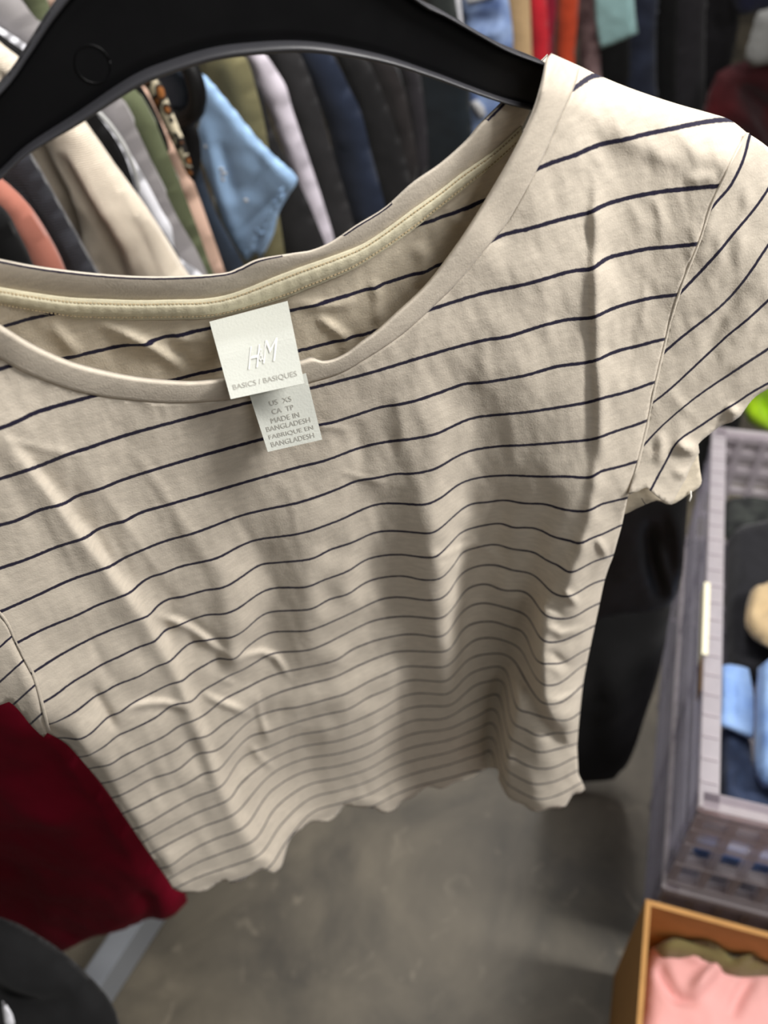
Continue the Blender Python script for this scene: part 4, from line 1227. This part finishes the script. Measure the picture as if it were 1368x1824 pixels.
G('black_hoodie', 'faded black hoodie between the olive jacket and lilac shirt', 'hoodie', [(420, 60), (462, 150), (486, 235), (530, 320), (562, 390), (590, 470), (592, 540), (480, 540), (470, 380), (440, 200)], 0.925, 0.014, m_deep)
G('lilac_shirt', 'pale lilac grey shirt with a dropped shoulder seam', 'shirt', [(380, 20), (440, 62), (473, 97), (498, 134), (510, 156), (520, 192), (536, 240), (556, 300), (574, 355), (596, 430), (606, 500), (580, 510), (562, 450), (540, 375), (515, 300), (486, 212), (462, 165), (443, 105)], 0.965, 0.013, fabric('pale_lilac_marl', (206, 198, 208), 0.08), [([(480, 195), (494, 180), (512, 168)], -0.003, 4, 'ridge')], round_px=22, rough=0.002)
G('charcoal_shirt', 'charcoal shirt hanging right of the pale lilac shirt', 'shirt', [(430, 20), (515, 75), (540, 108), (566, 178), (590, 262), (610, 330), (630, 400), (642, 480), (600, 500), (560, 400), (520, 230), (480, 110)], 1.03, 0.016, fabric('charcoal_cotton', (44, 43, 44), 0.2), [([(536, 225), (552, 210), (566, 190)], -0.002, 5, 'ridge')])
G('navy_shirt', 'dark navy shirt with a visible sleeve seam', 'shirt', [(490, 20), (565, 70), (594, 100), (624, 160), (643, 200), (660, 268), (674, 320), (690, 385), (702, 460), (650, 470), (612, 360), (580, 220), (535, 110)], 1.11, 0.018, fabric('dark_navy_cotton', (34, 42, 60), 0.15), [([(592, 273), (616, 252), (643, 228)], 0.003, 4, 'ridge')])
G('black_sweater', 'black sweater hanging right of the dark navy shirt', 'sweater', [(560, 20), (630, 80), (662, 120), (690, 190), (712, 250), (730, 320), (738, 400), (700, 430), (660, 330), (630, 180)], 1.22, 0.018, fabric('black_wool', (30, 29, 30), 0.3))
G('brown_black_jacket', 'brown-black jacket with a forked fold on the rack', 'jacket', [(640, 30), (700, 110), (722, 170), (736, 240), (745, 300), (728, 350), (700, 345), (680, 250), (660, 150)], 1.32, 0.016, fabric('brown_black_cloth', (42, 38, 38), 0.25), [([(690, 150), (705, 230), (712, 300)], -0.008, 9, 'ridge')])
G('plum_black_blouse', 'narrow plum-black blouse left of the ripped jeans', 'blouse', [(690, 50), (740, 110), (752, 160), (760, 230), (762, 300), (745, 330), (735, 260), (722, 170)], 1.42, 0.014, fabric('plum_black_cloth', (46, 43, 47), 0.2))
G('dark_teal_coat', 'very dark teal coat directly left of the ripped jeans', 'coat', [(740, 40), (790, 90), (832, 110), (838, 190), (835, 270), (770, 340), (752, 280), (748, 170)], 1.56, 0.018, fabric('dark_teal_cloth', (24, 32, 38), 0.2))


def denim(name, rgb, rgb2, sc=14):
    return fabric(name, rgb, rgb2=rgb2, pat=sc, weave=700, bump=0.3)


m_denim = denim('ripped_light_denim', (150, 172, 212), (84, 106, 156), 20)
J = G('ripped_jeans', 'light blue ripped jeans hanging between dark coat and tan garment', 'jeans', [(818, -80), (892, -80), (906, 0), (914, 80), (905, 150), (892, 235), (850, 290), (836, 240), (828, 120)], 1.78, 0.02, m_denim, [([(835, 40), (870, 35), (900, 15)], -0.010, 8, 'ridge'), ([(840, 60), (880, 55), (910, 40)], 0.010, 8, 'ridge'), ([(830, 20), (860, 10), (890, -5)], 0.008, 7, 'ridge')], rough=0.008, rsc=(20, 20, 20))
for k_, pl in enumerate(([(836, 182), (850, 178), (862, 190), (866, 206), (858, 214), (848, 204)], [(828, -5), (862, -14), (888, -20), (890, -8), (860, 2), (832, 8)])):
    body('torn_patch', pl, RQ + RE * 1.752, -RE, 0.006, fabric('frayed_white_threads', (214, 214, 216), 0.2, rib=300), J, rough=0.003)
G('white_blouse', 'narrow white garment edge left of the ripped jeans', 'blouse', [(800, -60), (816, -60), (821, 10), (824, 50), (812, 45), (806, 0)], 1.70, 0.012, fabric('white_poplin', (220, 220, 226), 0.08))
G('dark_green_jacket', 'dark green-black jacket edge above the hanger arm, left of white garment', 'jacket', [(740, -90), (800, -70), (812, 0), (816, 60), (770, 40)], 1.62, 0.014, fabric('dark_green_cloth', (48, 52, 50), 0.2))
G('tan_trousers', 'tan trousers hanging between ripped jeans and red garment', 'trousers', [(894, -80), (940, -80), (944, 0), (947, 80), (948, 150), (918, 150), (908, 60)], 2.1, 0.022, fabric('tan_twill', (196, 164, 122), 0.1))
G('red_blouse', 'bright red blouse hanging right of the tan trousers', 'blouse', [(936, -80), (966, -80), (974, 0), (978, 80), (976, 150), (946, 150), (942, 40)], 2.28, 0.022, fabric('bright_red_cotton', (200, 38, 50), 0.1))
G('crimson_dress', 'deep crimson dress between the red blouse and orange garment', 'dress', [(960, -80), (996, -80), (992, 0), (986, 70), (982, 150), (966, 150), (966, 30)], 2.36, 0.018, fabric('crimson_cotton', (140, 24, 48), 0.1))
G('orange_tee', 'orange t-shirt hanging right of the crimson dress', 't-shirt', [(994, -80), (1034, -80), (1030, 20), (1024, 90), (1020, 160), (990, 150), (992, 40)], 2.55, 0.022, fabric('orange_cotton', (196, 72, 40), 0.1))
G('mauve_print_top', 'greyish mauve patterned top between the orange and teal garments', 'top', [(1026, -80), (1066, -80), (1064, 30), (1070, 120), (1068, 170), (1036, 160), (1030, 60)], 2.72, 0.022, fabric('mauve_print', (150, 124, 124), rgb2=(96, 72, 74), pat=30))
G('teal_tee', 'pale teal t-shirt with a straight hem near the top right', 't-shirt', [(1054, -90), (1124, -90), (1127, -50), (1129, -10), (1132, 30), (1137, 58), (1120, 67), (1104, 74), (1086, 81), (1070, 87), (1065, 70), (1062, 50), (1059, 20), (1058, 0), (1056, -40)], 2.62, 0.022, fabric('pale_teal_jersey', (146, 182, 182), 0.06), round_px=9, smooth=False, step=6)


def far_item(name, label, cat, poly, Y, T, mat, folds=(), **kw):
    o = body(name, poly, (0, Y, 0), np.array([0.12, -0.99, 0]), T, mat, None, folds, **kw)
    tag(o, label, cat, 'dark garments at the far right')
    return o


far_item('black_dress', 'black dress directly below the pale teal t-shirt', 'dress', [(1050, -60), (1100, -70), (1120, 60), (1118, 150), (1112, 240), (1060, 240), (1062, 100)], 3.05, 0.05, m_black)
far_item('dark_jeans', 'dark indigo jeans right of the pale teal t-shirt', 'jeans', [(1118, -80), (1172, -80), (1168, 60), (1166, 250), (1118, 240), (1116, 90)], 3.1, 0.05, denim('dark_indigo_denim', (44, 50, 68), (26, 30, 44)))
far_item('black_trousers', 'black trousers second right of the teal t-shirt', 'trousers', [(1166, -80), (1206, -80), (1204, 60), (1200, 260), (1160, 250), (1162, 80)], 3.15, 0.05, m_black)
far_item('charcoal_trousers', 'dark charcoal trousers left of the dark red garment', 'trousers', [(1200, -80), (1252, -80), (1256, 60), (1246, 270), (1190, 260), (1198, 80)], 3.2, 0.05, fabric('dark_charcoal_cloth', (40, 38, 42), 0.2))
far_item('black_jacket', 'black jacket in the middle of the far right rack', 'jacket', [(1246, -80), (1312, -80), (1316, 40), (1290, 150), (1262, 200), (1240, 240), (1244, 60)], 3.3, 0.05, fabric('soft_black_cloth', (28, 26, 30), 0.3))
far_item('navy_jacket', 'navy jacket at the top right corner', 'jacket', [(1296, -80), (1410, -80), (1400, 10), (1346, 22), (1310, 20)], 3.1, 0.05, fabric('navy_twill', (30, 32, 56), 0.3))
far_item('pale_grey_sweatshirt', 'pale grey sweatshirt at the right edge above the dark red garment', 'sweatshirt', [(1352, 20), (1440, 10), (1440, 110), (1380, 112), (1338, 118), (1328, 106), (1340, 60)], 2.9, 0.05, fabric('pale_grey_fleece', (142, 142, 140), 0.12))
far_item('dark_red_jacket', 'dark red jacket low at the right edge behind the shoulder', 'jacket', [(1278, 130), (1330, 108), (1430, 110), (1440, 360), (1340, 340), (1260, 230), (1258, 180)], 3.0, 0.06, fabric('dark_red_satin', (78, 14, 20), 0.4, rough=0.7, rgb2=(44, 14, 18), pat=5), [([(1275, 180), (1310, 200), (1350, 260)], 0.03, 14, 'ridge'), ([(1290, 140), (1340, 170), (1380, 220)], -0.03, 14, 'ridge')])

# ------------------------------------------------------------------ lower left: red garment, black garment, rack rail
def left_plane(x, y, t):
    d = ray(np.array(float(x)), np.array(float(y)))
    return CAM + d * t


m_red = fabric('wine_red_jersey', (118, 0, 30), 0.12, rough=0.8, sheen=0.0)
RG = body('wine_red_top', [(-140, 1130), (-20, 1180), (60, 1240), (130, 1330), (210, 1440), (290, 1550), (325, 1590), (334, 1606), (318, 1620), (292, 1630), (272, 1626), (240, 1642), (176, 1660), (130, 1682), (92, 1698), (70, 1690), (25, 1640), (-10, 1630), (-140, 1640)], left_plane(150, 1480, 0.98), np.array([-0.30, -0.95, 0.1]), 0.022, m_red, None,
          [([(0, 1360), (60, 1400), (120, 1420), (180, 1440)], 0.012, 22, 'ridge'), ([(0, 1490), (50, 1560), (90, 1620)], -0.010, 22, 'ridge'), ([(98, 1672), (180, 1640), (262, 1600)], 0.004, 8, 'ridge'), ([(60, 1290), (150, 1400), (240, 1540)], -0.014, 26, 'ridge'), ([(250, 1560), (280, 1595), (270, 1625)], -0.010, 14, 'ridge')], step=9, round_px=30, rough=0.006)
tag(RG, 'wine red top hanging at lower left behind the striped t-shirt', 'top')
BG = body('black_sweatshirt', [(-160, 1600), (0, 1642), (60, 1672), (110, 1706), (160, 1752), (195, 1796), (212, 1850), (200, 1960), (-160, 1960)], left_plane(80, 1760, 0.86), np.array([-0.25, -0.80, 0.55]), 0.022, fabric('black_fleece', (22, 22, 23), 0.25, sheen=0.05), None,
          [([(-20, 1740), (60, 1760), (170, 1765)], -0.012, 20, 'ridge'), ([(0, 1690), (80, 1740), (140, 1800)], 0.006, 24, 'ridge')], step=9, round_px=60, rough=0.002)
tag(BG, 'black sweatshirt at the bottom left corner, below the wine red top', 'sweatshirt')
body('white_print', [(4, 1782), (12, 1790), (22, 1806), (26, 1830), (10, 1830), (6, 1806)], left_plane(14, 1806, 0.795), np.array([-0.25, -0.80, 0.55]), 0.002, fabric('white_print_ink', (220, 220, 226), 0.05), BG, rough=0)

m_steel = plain('grey_painted_steel', (150, 154, 160), 0.45, 0.5, 0.2, bump=0.05)
RK = empty('clothes_rack', (-0.6, 0.46, 0), 'grey steel clothes rack whose base rail lies on the floor at lower left', 'rack')
ed = np.array([0.10, 0.146, 0]); ed = ed / np.linalg.norm(ed)
el = np.array([-ed[1], ed[0], 0])
A0 = np.array([-0.6445, 0.396, 0.0]) - ed * 0.55
bm = bmesh.new()
box(bm, A0, ed * 2.6, el * 0.045, (0, 0, 0.085))
bmesh.ops.bevel(bm, geom=bm.edges[:], offset=0.004, segments=2, affect='EDGES')
bm_obj('base_rail', bm, m_steel, RK)
for q in (0.02, 2.53):
    bm = bmesh.new()
    box(bm, A0 + ed * q + el * 0.30, ed * 0.04, el * 0.04, (0, 0, 1.68))
    bm_obj('upright', bm, m_steel, RK)
    bm = bmesh.new()
    box(bm, A0 + ed * q + el * 0.045, ed * 0.04, el * 0.30, (0, 0, 0.04))
    bm_obj('foot', bm, m_steel, RK)
tube('hanging_rail', [A0 + el * 0.32 + np.array([0, 0, 1.68]), A0 + el * 0.32 + ed * 2.6 + np.array([0, 0, 1.68])], 0.014, m_steel, RK, 12)

# ------------------------------------------------------------------ right: clear crates, clothes in them, cardboard box
ay = math.radians(23.7)
CA = np.array([math.sin(ay), math.cos(ay), 0])       # along the aisle
CB = np.array([math.cos(ay), -math.sin(ay), 0])      # to the right
UZ = np.array([0, 0, 1.0])
C0 = np.array([0.345, 0.376, 0.0])
CL, CW = 0.72, 0.46
m_clear = clear_plastic('clear_plastic', (186, 184, 192), 0.27)
m_clear_rim = clear_plastic('clear_plastic_rim', (226, 219, 222), 0.62, 0.16)


def crate(z0, z1, label):
    r = empty('plastic_crate', tuple(C0 + UZ * z0), label, 'crate', None)
    h = z1 - z0
    th = 0.006
    # solid long sides with ribs
    for s, base in ((0, C0), (1, C0 + CB * (CW - th))):
        bm = bmesh.new()
        box(bm, base + UZ * z0, CA * CL, CB * th, UZ * h)
        for q in (0.12, 0.30, 0.72, 0.86):
            box(bm, base + UZ * (z0 + h * q) - CB * (0.004 if s == 0 else -th), CA * CL, CB * 0.004, UZ * 0.008)
        for k in range(4):
            box(bm, base + CA * (0.01 + k * (CL - 0.032) / 3) + UZ * z0 - CB * (0.004 if s == 0 else -th), CA * 0.012, CB * 0.004, UZ * (h - 0.02))
        box(bm, base + UZ * (z0 + h * 0.48) - CB * (0.005 if s == 0 else -th), CA * CL, CB * 0.005, UZ * 0.012)
        bm_obj('side_panel', bm, m_clear, r)
    # latticed ends
    for s, base in ((0, C0), (1, C0 + CA * (CL - th))):
        bm = bmesh.new()
        nx = 11
        for k in range(nx + 1):
            box(bm, base + CB * (k * (CW - 0.012) / nx) - CA * 0.004 + UZ * z0, CB * 0.012, CA * (th + 0.006), UZ * h)
        for k, fz in enumerate((0, 0.27, 0.54, 0.72, 0.87, 1.0)):
            z = z0 + (h - 0.012) * fz
            box(bm, base - CA * 0.003 + UZ * z, CB * CW, CA * (th + 0.006), UZ * (0.014 if k > 1 else 0.010))
            box(bm, base - CA * (0.006 if s == 0 else -th) + UZ * (z + 0.002), CB * CW, CA * 0.006, UZ * 0.004)
        # the two upper rows are closed by recessed panes
        box(bm, base + CA * 0.002 + UZ * (z1 - h * 0.40), CB * CW, CA * 0.002, UZ * h * 0.38)
        bm_obj('lattice_end', bm, m_clear_rim, r)
    bm = bmesh.new()
    box(bm, C0 - CB * 0.005 - CA * 0.012 + UZ * (z1 - 0.012), CA * (CL + 0.024), CB * 0.024, UZ * 0.014)
    box(bm, C0 + CB * (CW - 0.010) - CA * 0.012 + UZ * (z1 - 0.012), CA * (CL + 0.024), CB * 0.026, UZ * 0.014)
    box(bm, C0 - CA * 0.014 + UZ * (z1 - 0.012), CA * 0.022, CB * CW, UZ * 0.014)
    box(bm, C0 + CA * (CL - 0.008) + UZ * (z1 - 0.012), CA * 0.022, CB * CW, UZ * 0.014)
    for k in range(22):
        box(bm, C0 - CB * 0.003 + CA * (0.02 + k * CL / 22) + UZ * (z1 + 0.002), CA * 0.004, CB * 0.019, UZ * 0.003)
    bm_obj('rim', bm, m_clear_rim, r)
    bm = bmesh.new()
    box(bm, C0 + UZ * z0, CA * CL, CB * CW, UZ * 0.006)
    bm_obj('bottom', bm, m_clear, r)
    return r


crate(0.30, 0.60, 'long clear plastic crate with lattice ends, upper of the two stacked ones')
crate(0.0, 0.293, 'long clear plastic crate on the floor under the upper crate')
# paper sticker strip lying along the rim
bm = bmesh.new()
box(bm, C0 + CA * 0.215 - CB * 0.009 + UZ * 0.6055, CA * 0.135, CB * 0.008, UZ * 0.0012)
box(bm, C0 + CA * 0.215 - CB * 0.0092 + UZ * 0.575, CA * 0.135, CB * 0.0012, UZ * 0.031)
tag(bm_obj('paper_sticker', bm, plain('yellowed_paper', (240, 234, 206), 0.7, 0.2)), 'pale yellow paper strip stuck along the left rim of the upper crate', 'sticker')
bm = bmesh.new()
box(bm, C0 + CA * 0.155 - CB * 0.0092 + UZ * 0.575, CA * 0.055, CB * 0.0012, UZ * 0.030)
tag(bm_obj('paper_tag', bm, plain('brown_tape', (120, 92, 58), 0.6, 0.3)), 'short brown tape strip on the left side of the upper crate', 'tape')


def in_crate(name, label, cat, poly, z, T, mat, folds=(), **kw):
    o = body(name, poly, (0, 0, z), np.array([0, 0, 1.0]), T, mat, None, folds, clamp=(C0, (0.012, 0.705), (0.010, 0.446), 0.312), **kw)
    tag(o, label, cat, 'clothes in the upper crate')
    return o


in_crate('black_knitwear', 'black knitwear heaped in the middle of the upper crate', 'knitwear', [(1296, 960), (1330, 940), (1440, 950), (1460, 1180), (1400, 1210), (1300, 1190)], 0.44, 0.035, fabric('black_knit', (30, 30, 34), 0.3), round_px=30)
in_crate('green_black_hoodie', 'dark grey-green sweatshirt at the far end of the upper crate', 'sweatshirt', [(1290, 850), (1340, 830), (1450, 850), (1460, 970), (1380, 980), (1294, 960)], 0.43, 0.03, fabric('grey_green_fleece', (66, 70, 66), 0.3, rgb2=(34, 36, 36), pat=30))
in_crate('beige_sweatshirt', 'beige sweatshirt sleeve lying on the black knitwear', 'sweatshirt', [(1338, 1052), (1362, 1040), (1440, 1050), (1450, 1160), (1390, 1158), (1350, 1140), (1328, 1118), (1330, 1076)], 0.52, 0.018, fabric('beige_fleece', (190, 166, 128), 0.1), [([(1340, 1110), (1365, 1090), (1380, 1070)], -0.008, 8, 'ridge')], round_px=20)
in_crate('light_blue_jeans', 'folded light blue jeans nearest the left wall of the upper crate', 'jeans', [(1284, 1186), (1300, 1183), (1318, 1186), (1334, 1192), (1340, 1220), (1344, 1250), (1344, 1285), (1342, 1316), (1322, 1308), (1300, 1298), (1282, 1292), (1282, 1240)], 0.48, 0.010, denim('light_blue_denim', (150, 180, 222), (120, 152, 204)), [([(1300, 1200), (1308, 1250), (1304, 1290)], -0.006, 6, 'ridge')], round_px=6, step=5, smooth=False, rough=0.008, rsc=(20, 20, 20))
in_crate('pale_blue_jeans', 'pale blue jeans standing folded right of the light blue pair', 'jeans', [(1350, 1190), (1380, 1180), (1440, 1190), (1450, 1400), (1390, 1400), (1350, 1380), (1346, 1290)], 0.50, 0.028, denim('pale_blue_denim', (144, 176, 220), (96, 128, 184)), [([(1352, 1300), (1362, 1340), (1368, 1380)], 0.006, 8, 'ridge')], round_px=10, step=7, rough=0.008, rsc=(20, 20, 20))
in_crate('navy_jeans', 'dark navy jeans crumpled at the near end of the upper crate', 'jeans', [(1284, 1300), (1330, 1310), (1352, 1380), (1440, 1400), (1440, 1480), (1330, 1470), (1280, 1440)], 0.43, 0.03, denim('dark_navy_denim', (54, 66, 92), (24, 30, 48)), [([(1310, 1350), (1330, 1390), (1350, 1430)], 0.012, 10, 'ridge'), ([(1300, 1390), (1310, 1420), (1330, 1440)], -0.010, 9, 'ridge')], round_px=20, rough=0.010, rsc=(24, 24, 24))
in_crate('white_towel', 'white folded towel at the bottom near end behind the lattice', 'towel', [(1232, 1535), (1300, 1552), (1440, 1585), (1440, 1640), (1300, 1612), (1216, 1592)], 0.355, 0.018, fabric('white_terry', (226, 226, 220), 0.08))
in_crate('blue_shirt', 'royal blue shirt between the white towel and navy jeans', 'shirt', [(1248, 1478), (1300, 1490), (1440, 1520), (1440, 1578), (1300, 1545), (1236, 1528)], 0.40, 0.018, fabric('royal_blue_cotton', (82, 120, 186), 0.12))
nb_ = body('neon_green_top', [(1318, 640), (1440, 600), (1460, 768), (1400, 772), (1364, 766), (1340, 756), (1326, 735)], (0, 1.42, 0), np.array([0, -0.9, 0.4]), 0.03, fabric('neon_green_jersey', (170, 214, 30), 0.15), None, [([(1350, 690), (1362, 730), (1380, 760)], -0.03, 9, 'ridge')], round_px=22, rough=0.02)
tag(nb_, 'neon green top at the right edge beyond the far end of the crates', 'top')

# cardboard box and what lies in it
B0 = np.array([0.276, 0.32, 0.0])
m_card = fabric('brown_cardboard', (184, 138, 84), 0.1, rough=0.85, sheen=0, weave=300, bump=0.1)
BX = empty('cardboard_box', tuple(B0), 'open brown cardboard box on the floor at the bottom right', 'box')
th = 0.007
bm = bmesh.new(); box(bm, B0, -CA * 0.42, CB * th, UZ * 0.42); bm_obj('side_wall', bm, m_card, BX)
bm = bmesh.new(); box(bm, B0 + CB * 0.42, -CA * 0.42, -CB * th, UZ * 0.42); bm_obj('side_wall', bm, m_card, BX)
bm = bmesh.new(); box(bm, B0 + CB * th, CB * (0.42 - 2 * th), -CA * th, UZ * 0.42); bm_obj('end_wall', bm, m_card, BX)
bm = bmesh.new(); box(bm, B0 - CA * (0.42 - th) + CB * th, CB * (0.42 - 2 * th), -CA * th, UZ * 0.42); bm_obj('end_wall', bm, m_card, BX)
bm = bmesh.new(); box(bm, B0 + CB * th - CA * th, CB * (0.42 - 2 * th), -CA * (0.42 - 2 * th), UZ * th); bm_obj('base', bm, m_card, BX)
pk = body('pink_sweatshirt', [(1158, 1690), (1180, 1678), (1230, 1690), (1270, 1705), (1300, 1712), (1380, 1720), (1500, 1740), (1520, 1980), (1130, 1980), (1142, 1800), (1150, 1730)], (0, 0, 0.262), np.array([0, 0, 1.0]), 0.04, fabric('pink_fleece', (228, 170, 166), 0.05), None,
          [([(1165, 1720), (1180, 1760), (1200, 1790), (1240, 1800)], -0.022, 8, 'ridge'), ([(1285, 1712), (1250, 1750), (1220, 1790)], 0.022, 12, 'ridge'), ([(1340, 1740), (1310, 1780), (1290, 1830)], -0.014, 12, 'ridge'), ([(1190, 1690), (1230, 1720), (1260, 1730)], 0.016, 10, 'ridge')], step=8, round_px=40, rough=0.006, clamp=(B0, (-0.408, -0.012), (0.012, 0.408), 0.01))
tag(pk, 'pink fleece sweatshirt stuffed in the cardboard box', 'sweatshirt')
ol = body('olive_jumper', [(1166, 1690), (1200, 1660), (1240, 1645), (1276, 1655), (1320, 1668), (1380, 1650), (1500, 1680), (1500, 1760), (1380, 1740), (1312, 1740), (1280, 1730), (1230, 1712), (1180, 1706)], (0, 0, 0.30), np.array([0, 0, 1.0]), 0.03, fabric('olive_jersey', (122, 112, 72), 0.12), None,
          [([(1210, 1670), (1240, 1660), (1270, 1690), (1300, 1710)], 0.024, 8, 'ridge'), ([(1260, 1660), (1280, 1690), (1310, 1715)], -0.022, 7, 'ridge'), ([(1340, 1690), (1320, 1715), (1300, 1730)], 0.020, 9, 'ridge')], step=7, round_px=24, clamp=(B0, (-0.408, -0.012), (0.012, 0.408), 0.01))
tag(ol, 'olive green top crumpled behind the pink sweatshirt in the box', 'top')

# black garments hanging between the t-shirt and the crates
m_blk2 = fabric('black_satin', (20, 20, 21), 0.2, rough=0.55, sheen=0.0)
bj = body('black_jacket', [(1090, 820), (1170, 790), (1222, 840), (1220, 960), (1212, 1040), (1190, 1075), (1150, 1085), (1100, 1090), (1060, 1100), (1030, 1100), (1020, 1000)], (0, 0.615, 0), np.array([-0.1, -0.99, 0.0]), 0.016, m_blk2, None,
          [([(1150, 900), (1155, 980), (1180, 1060)], -0.010, 12, 'ridge'), ([(1185, 870), (1205, 960), (1195, 1040)], 0.008, 14, 'ridge'), ([(1165, 940), (1180, 1010), (1195, 1050)], 0.006, 9, 'ridge')], round_px=26)
tag(bj, 'black satin jacket hanging behind the right sleeve, left of the crates', 'jacket')
bt = body('black_trousers', [(985, 940), (1000, 720), (1060, 700), (1112, 730), (1120, 860), (1170, 880), (1214, 930), (1206, 1010), (1194, 1090), (1176, 1190), (1148, 1280), (1128, 1340), (1104, 1376), (1040, 1392), (990, 1396), (960, 1300)], (0, 0.70, 0), np.array([-0.1, -0.99, 0.0]), 0.03, m_black, None,
          [([(1080, 1120), (1090, 1220), (1070, 1340)], 0.014, 24, 'ridge')], round_px=40)
tag(bt, 'black trousers hanging below the black satin jacket', 'trousers')

# a black coat further along, seen between the sleeve and the far end of the crates
bc = body('black_coat', [(1150, 560), (1250, 560), (1320, 640), (1324, 720), (1312, 790), (1296, 870), (1270, 960), (1220, 1000), (1150, 940)], (0, 1.55, 0), np.array([-0.1, -0.99, 0.0]), 0.03, m_black, None, [([(1260, 700), (1250, 800), (1240, 900)], -0.02, 12, 'ridge')], round_px=30)
tag(bc, 'black coat hanging beyond the far end of the crates, beside the neon green top', 'coat')
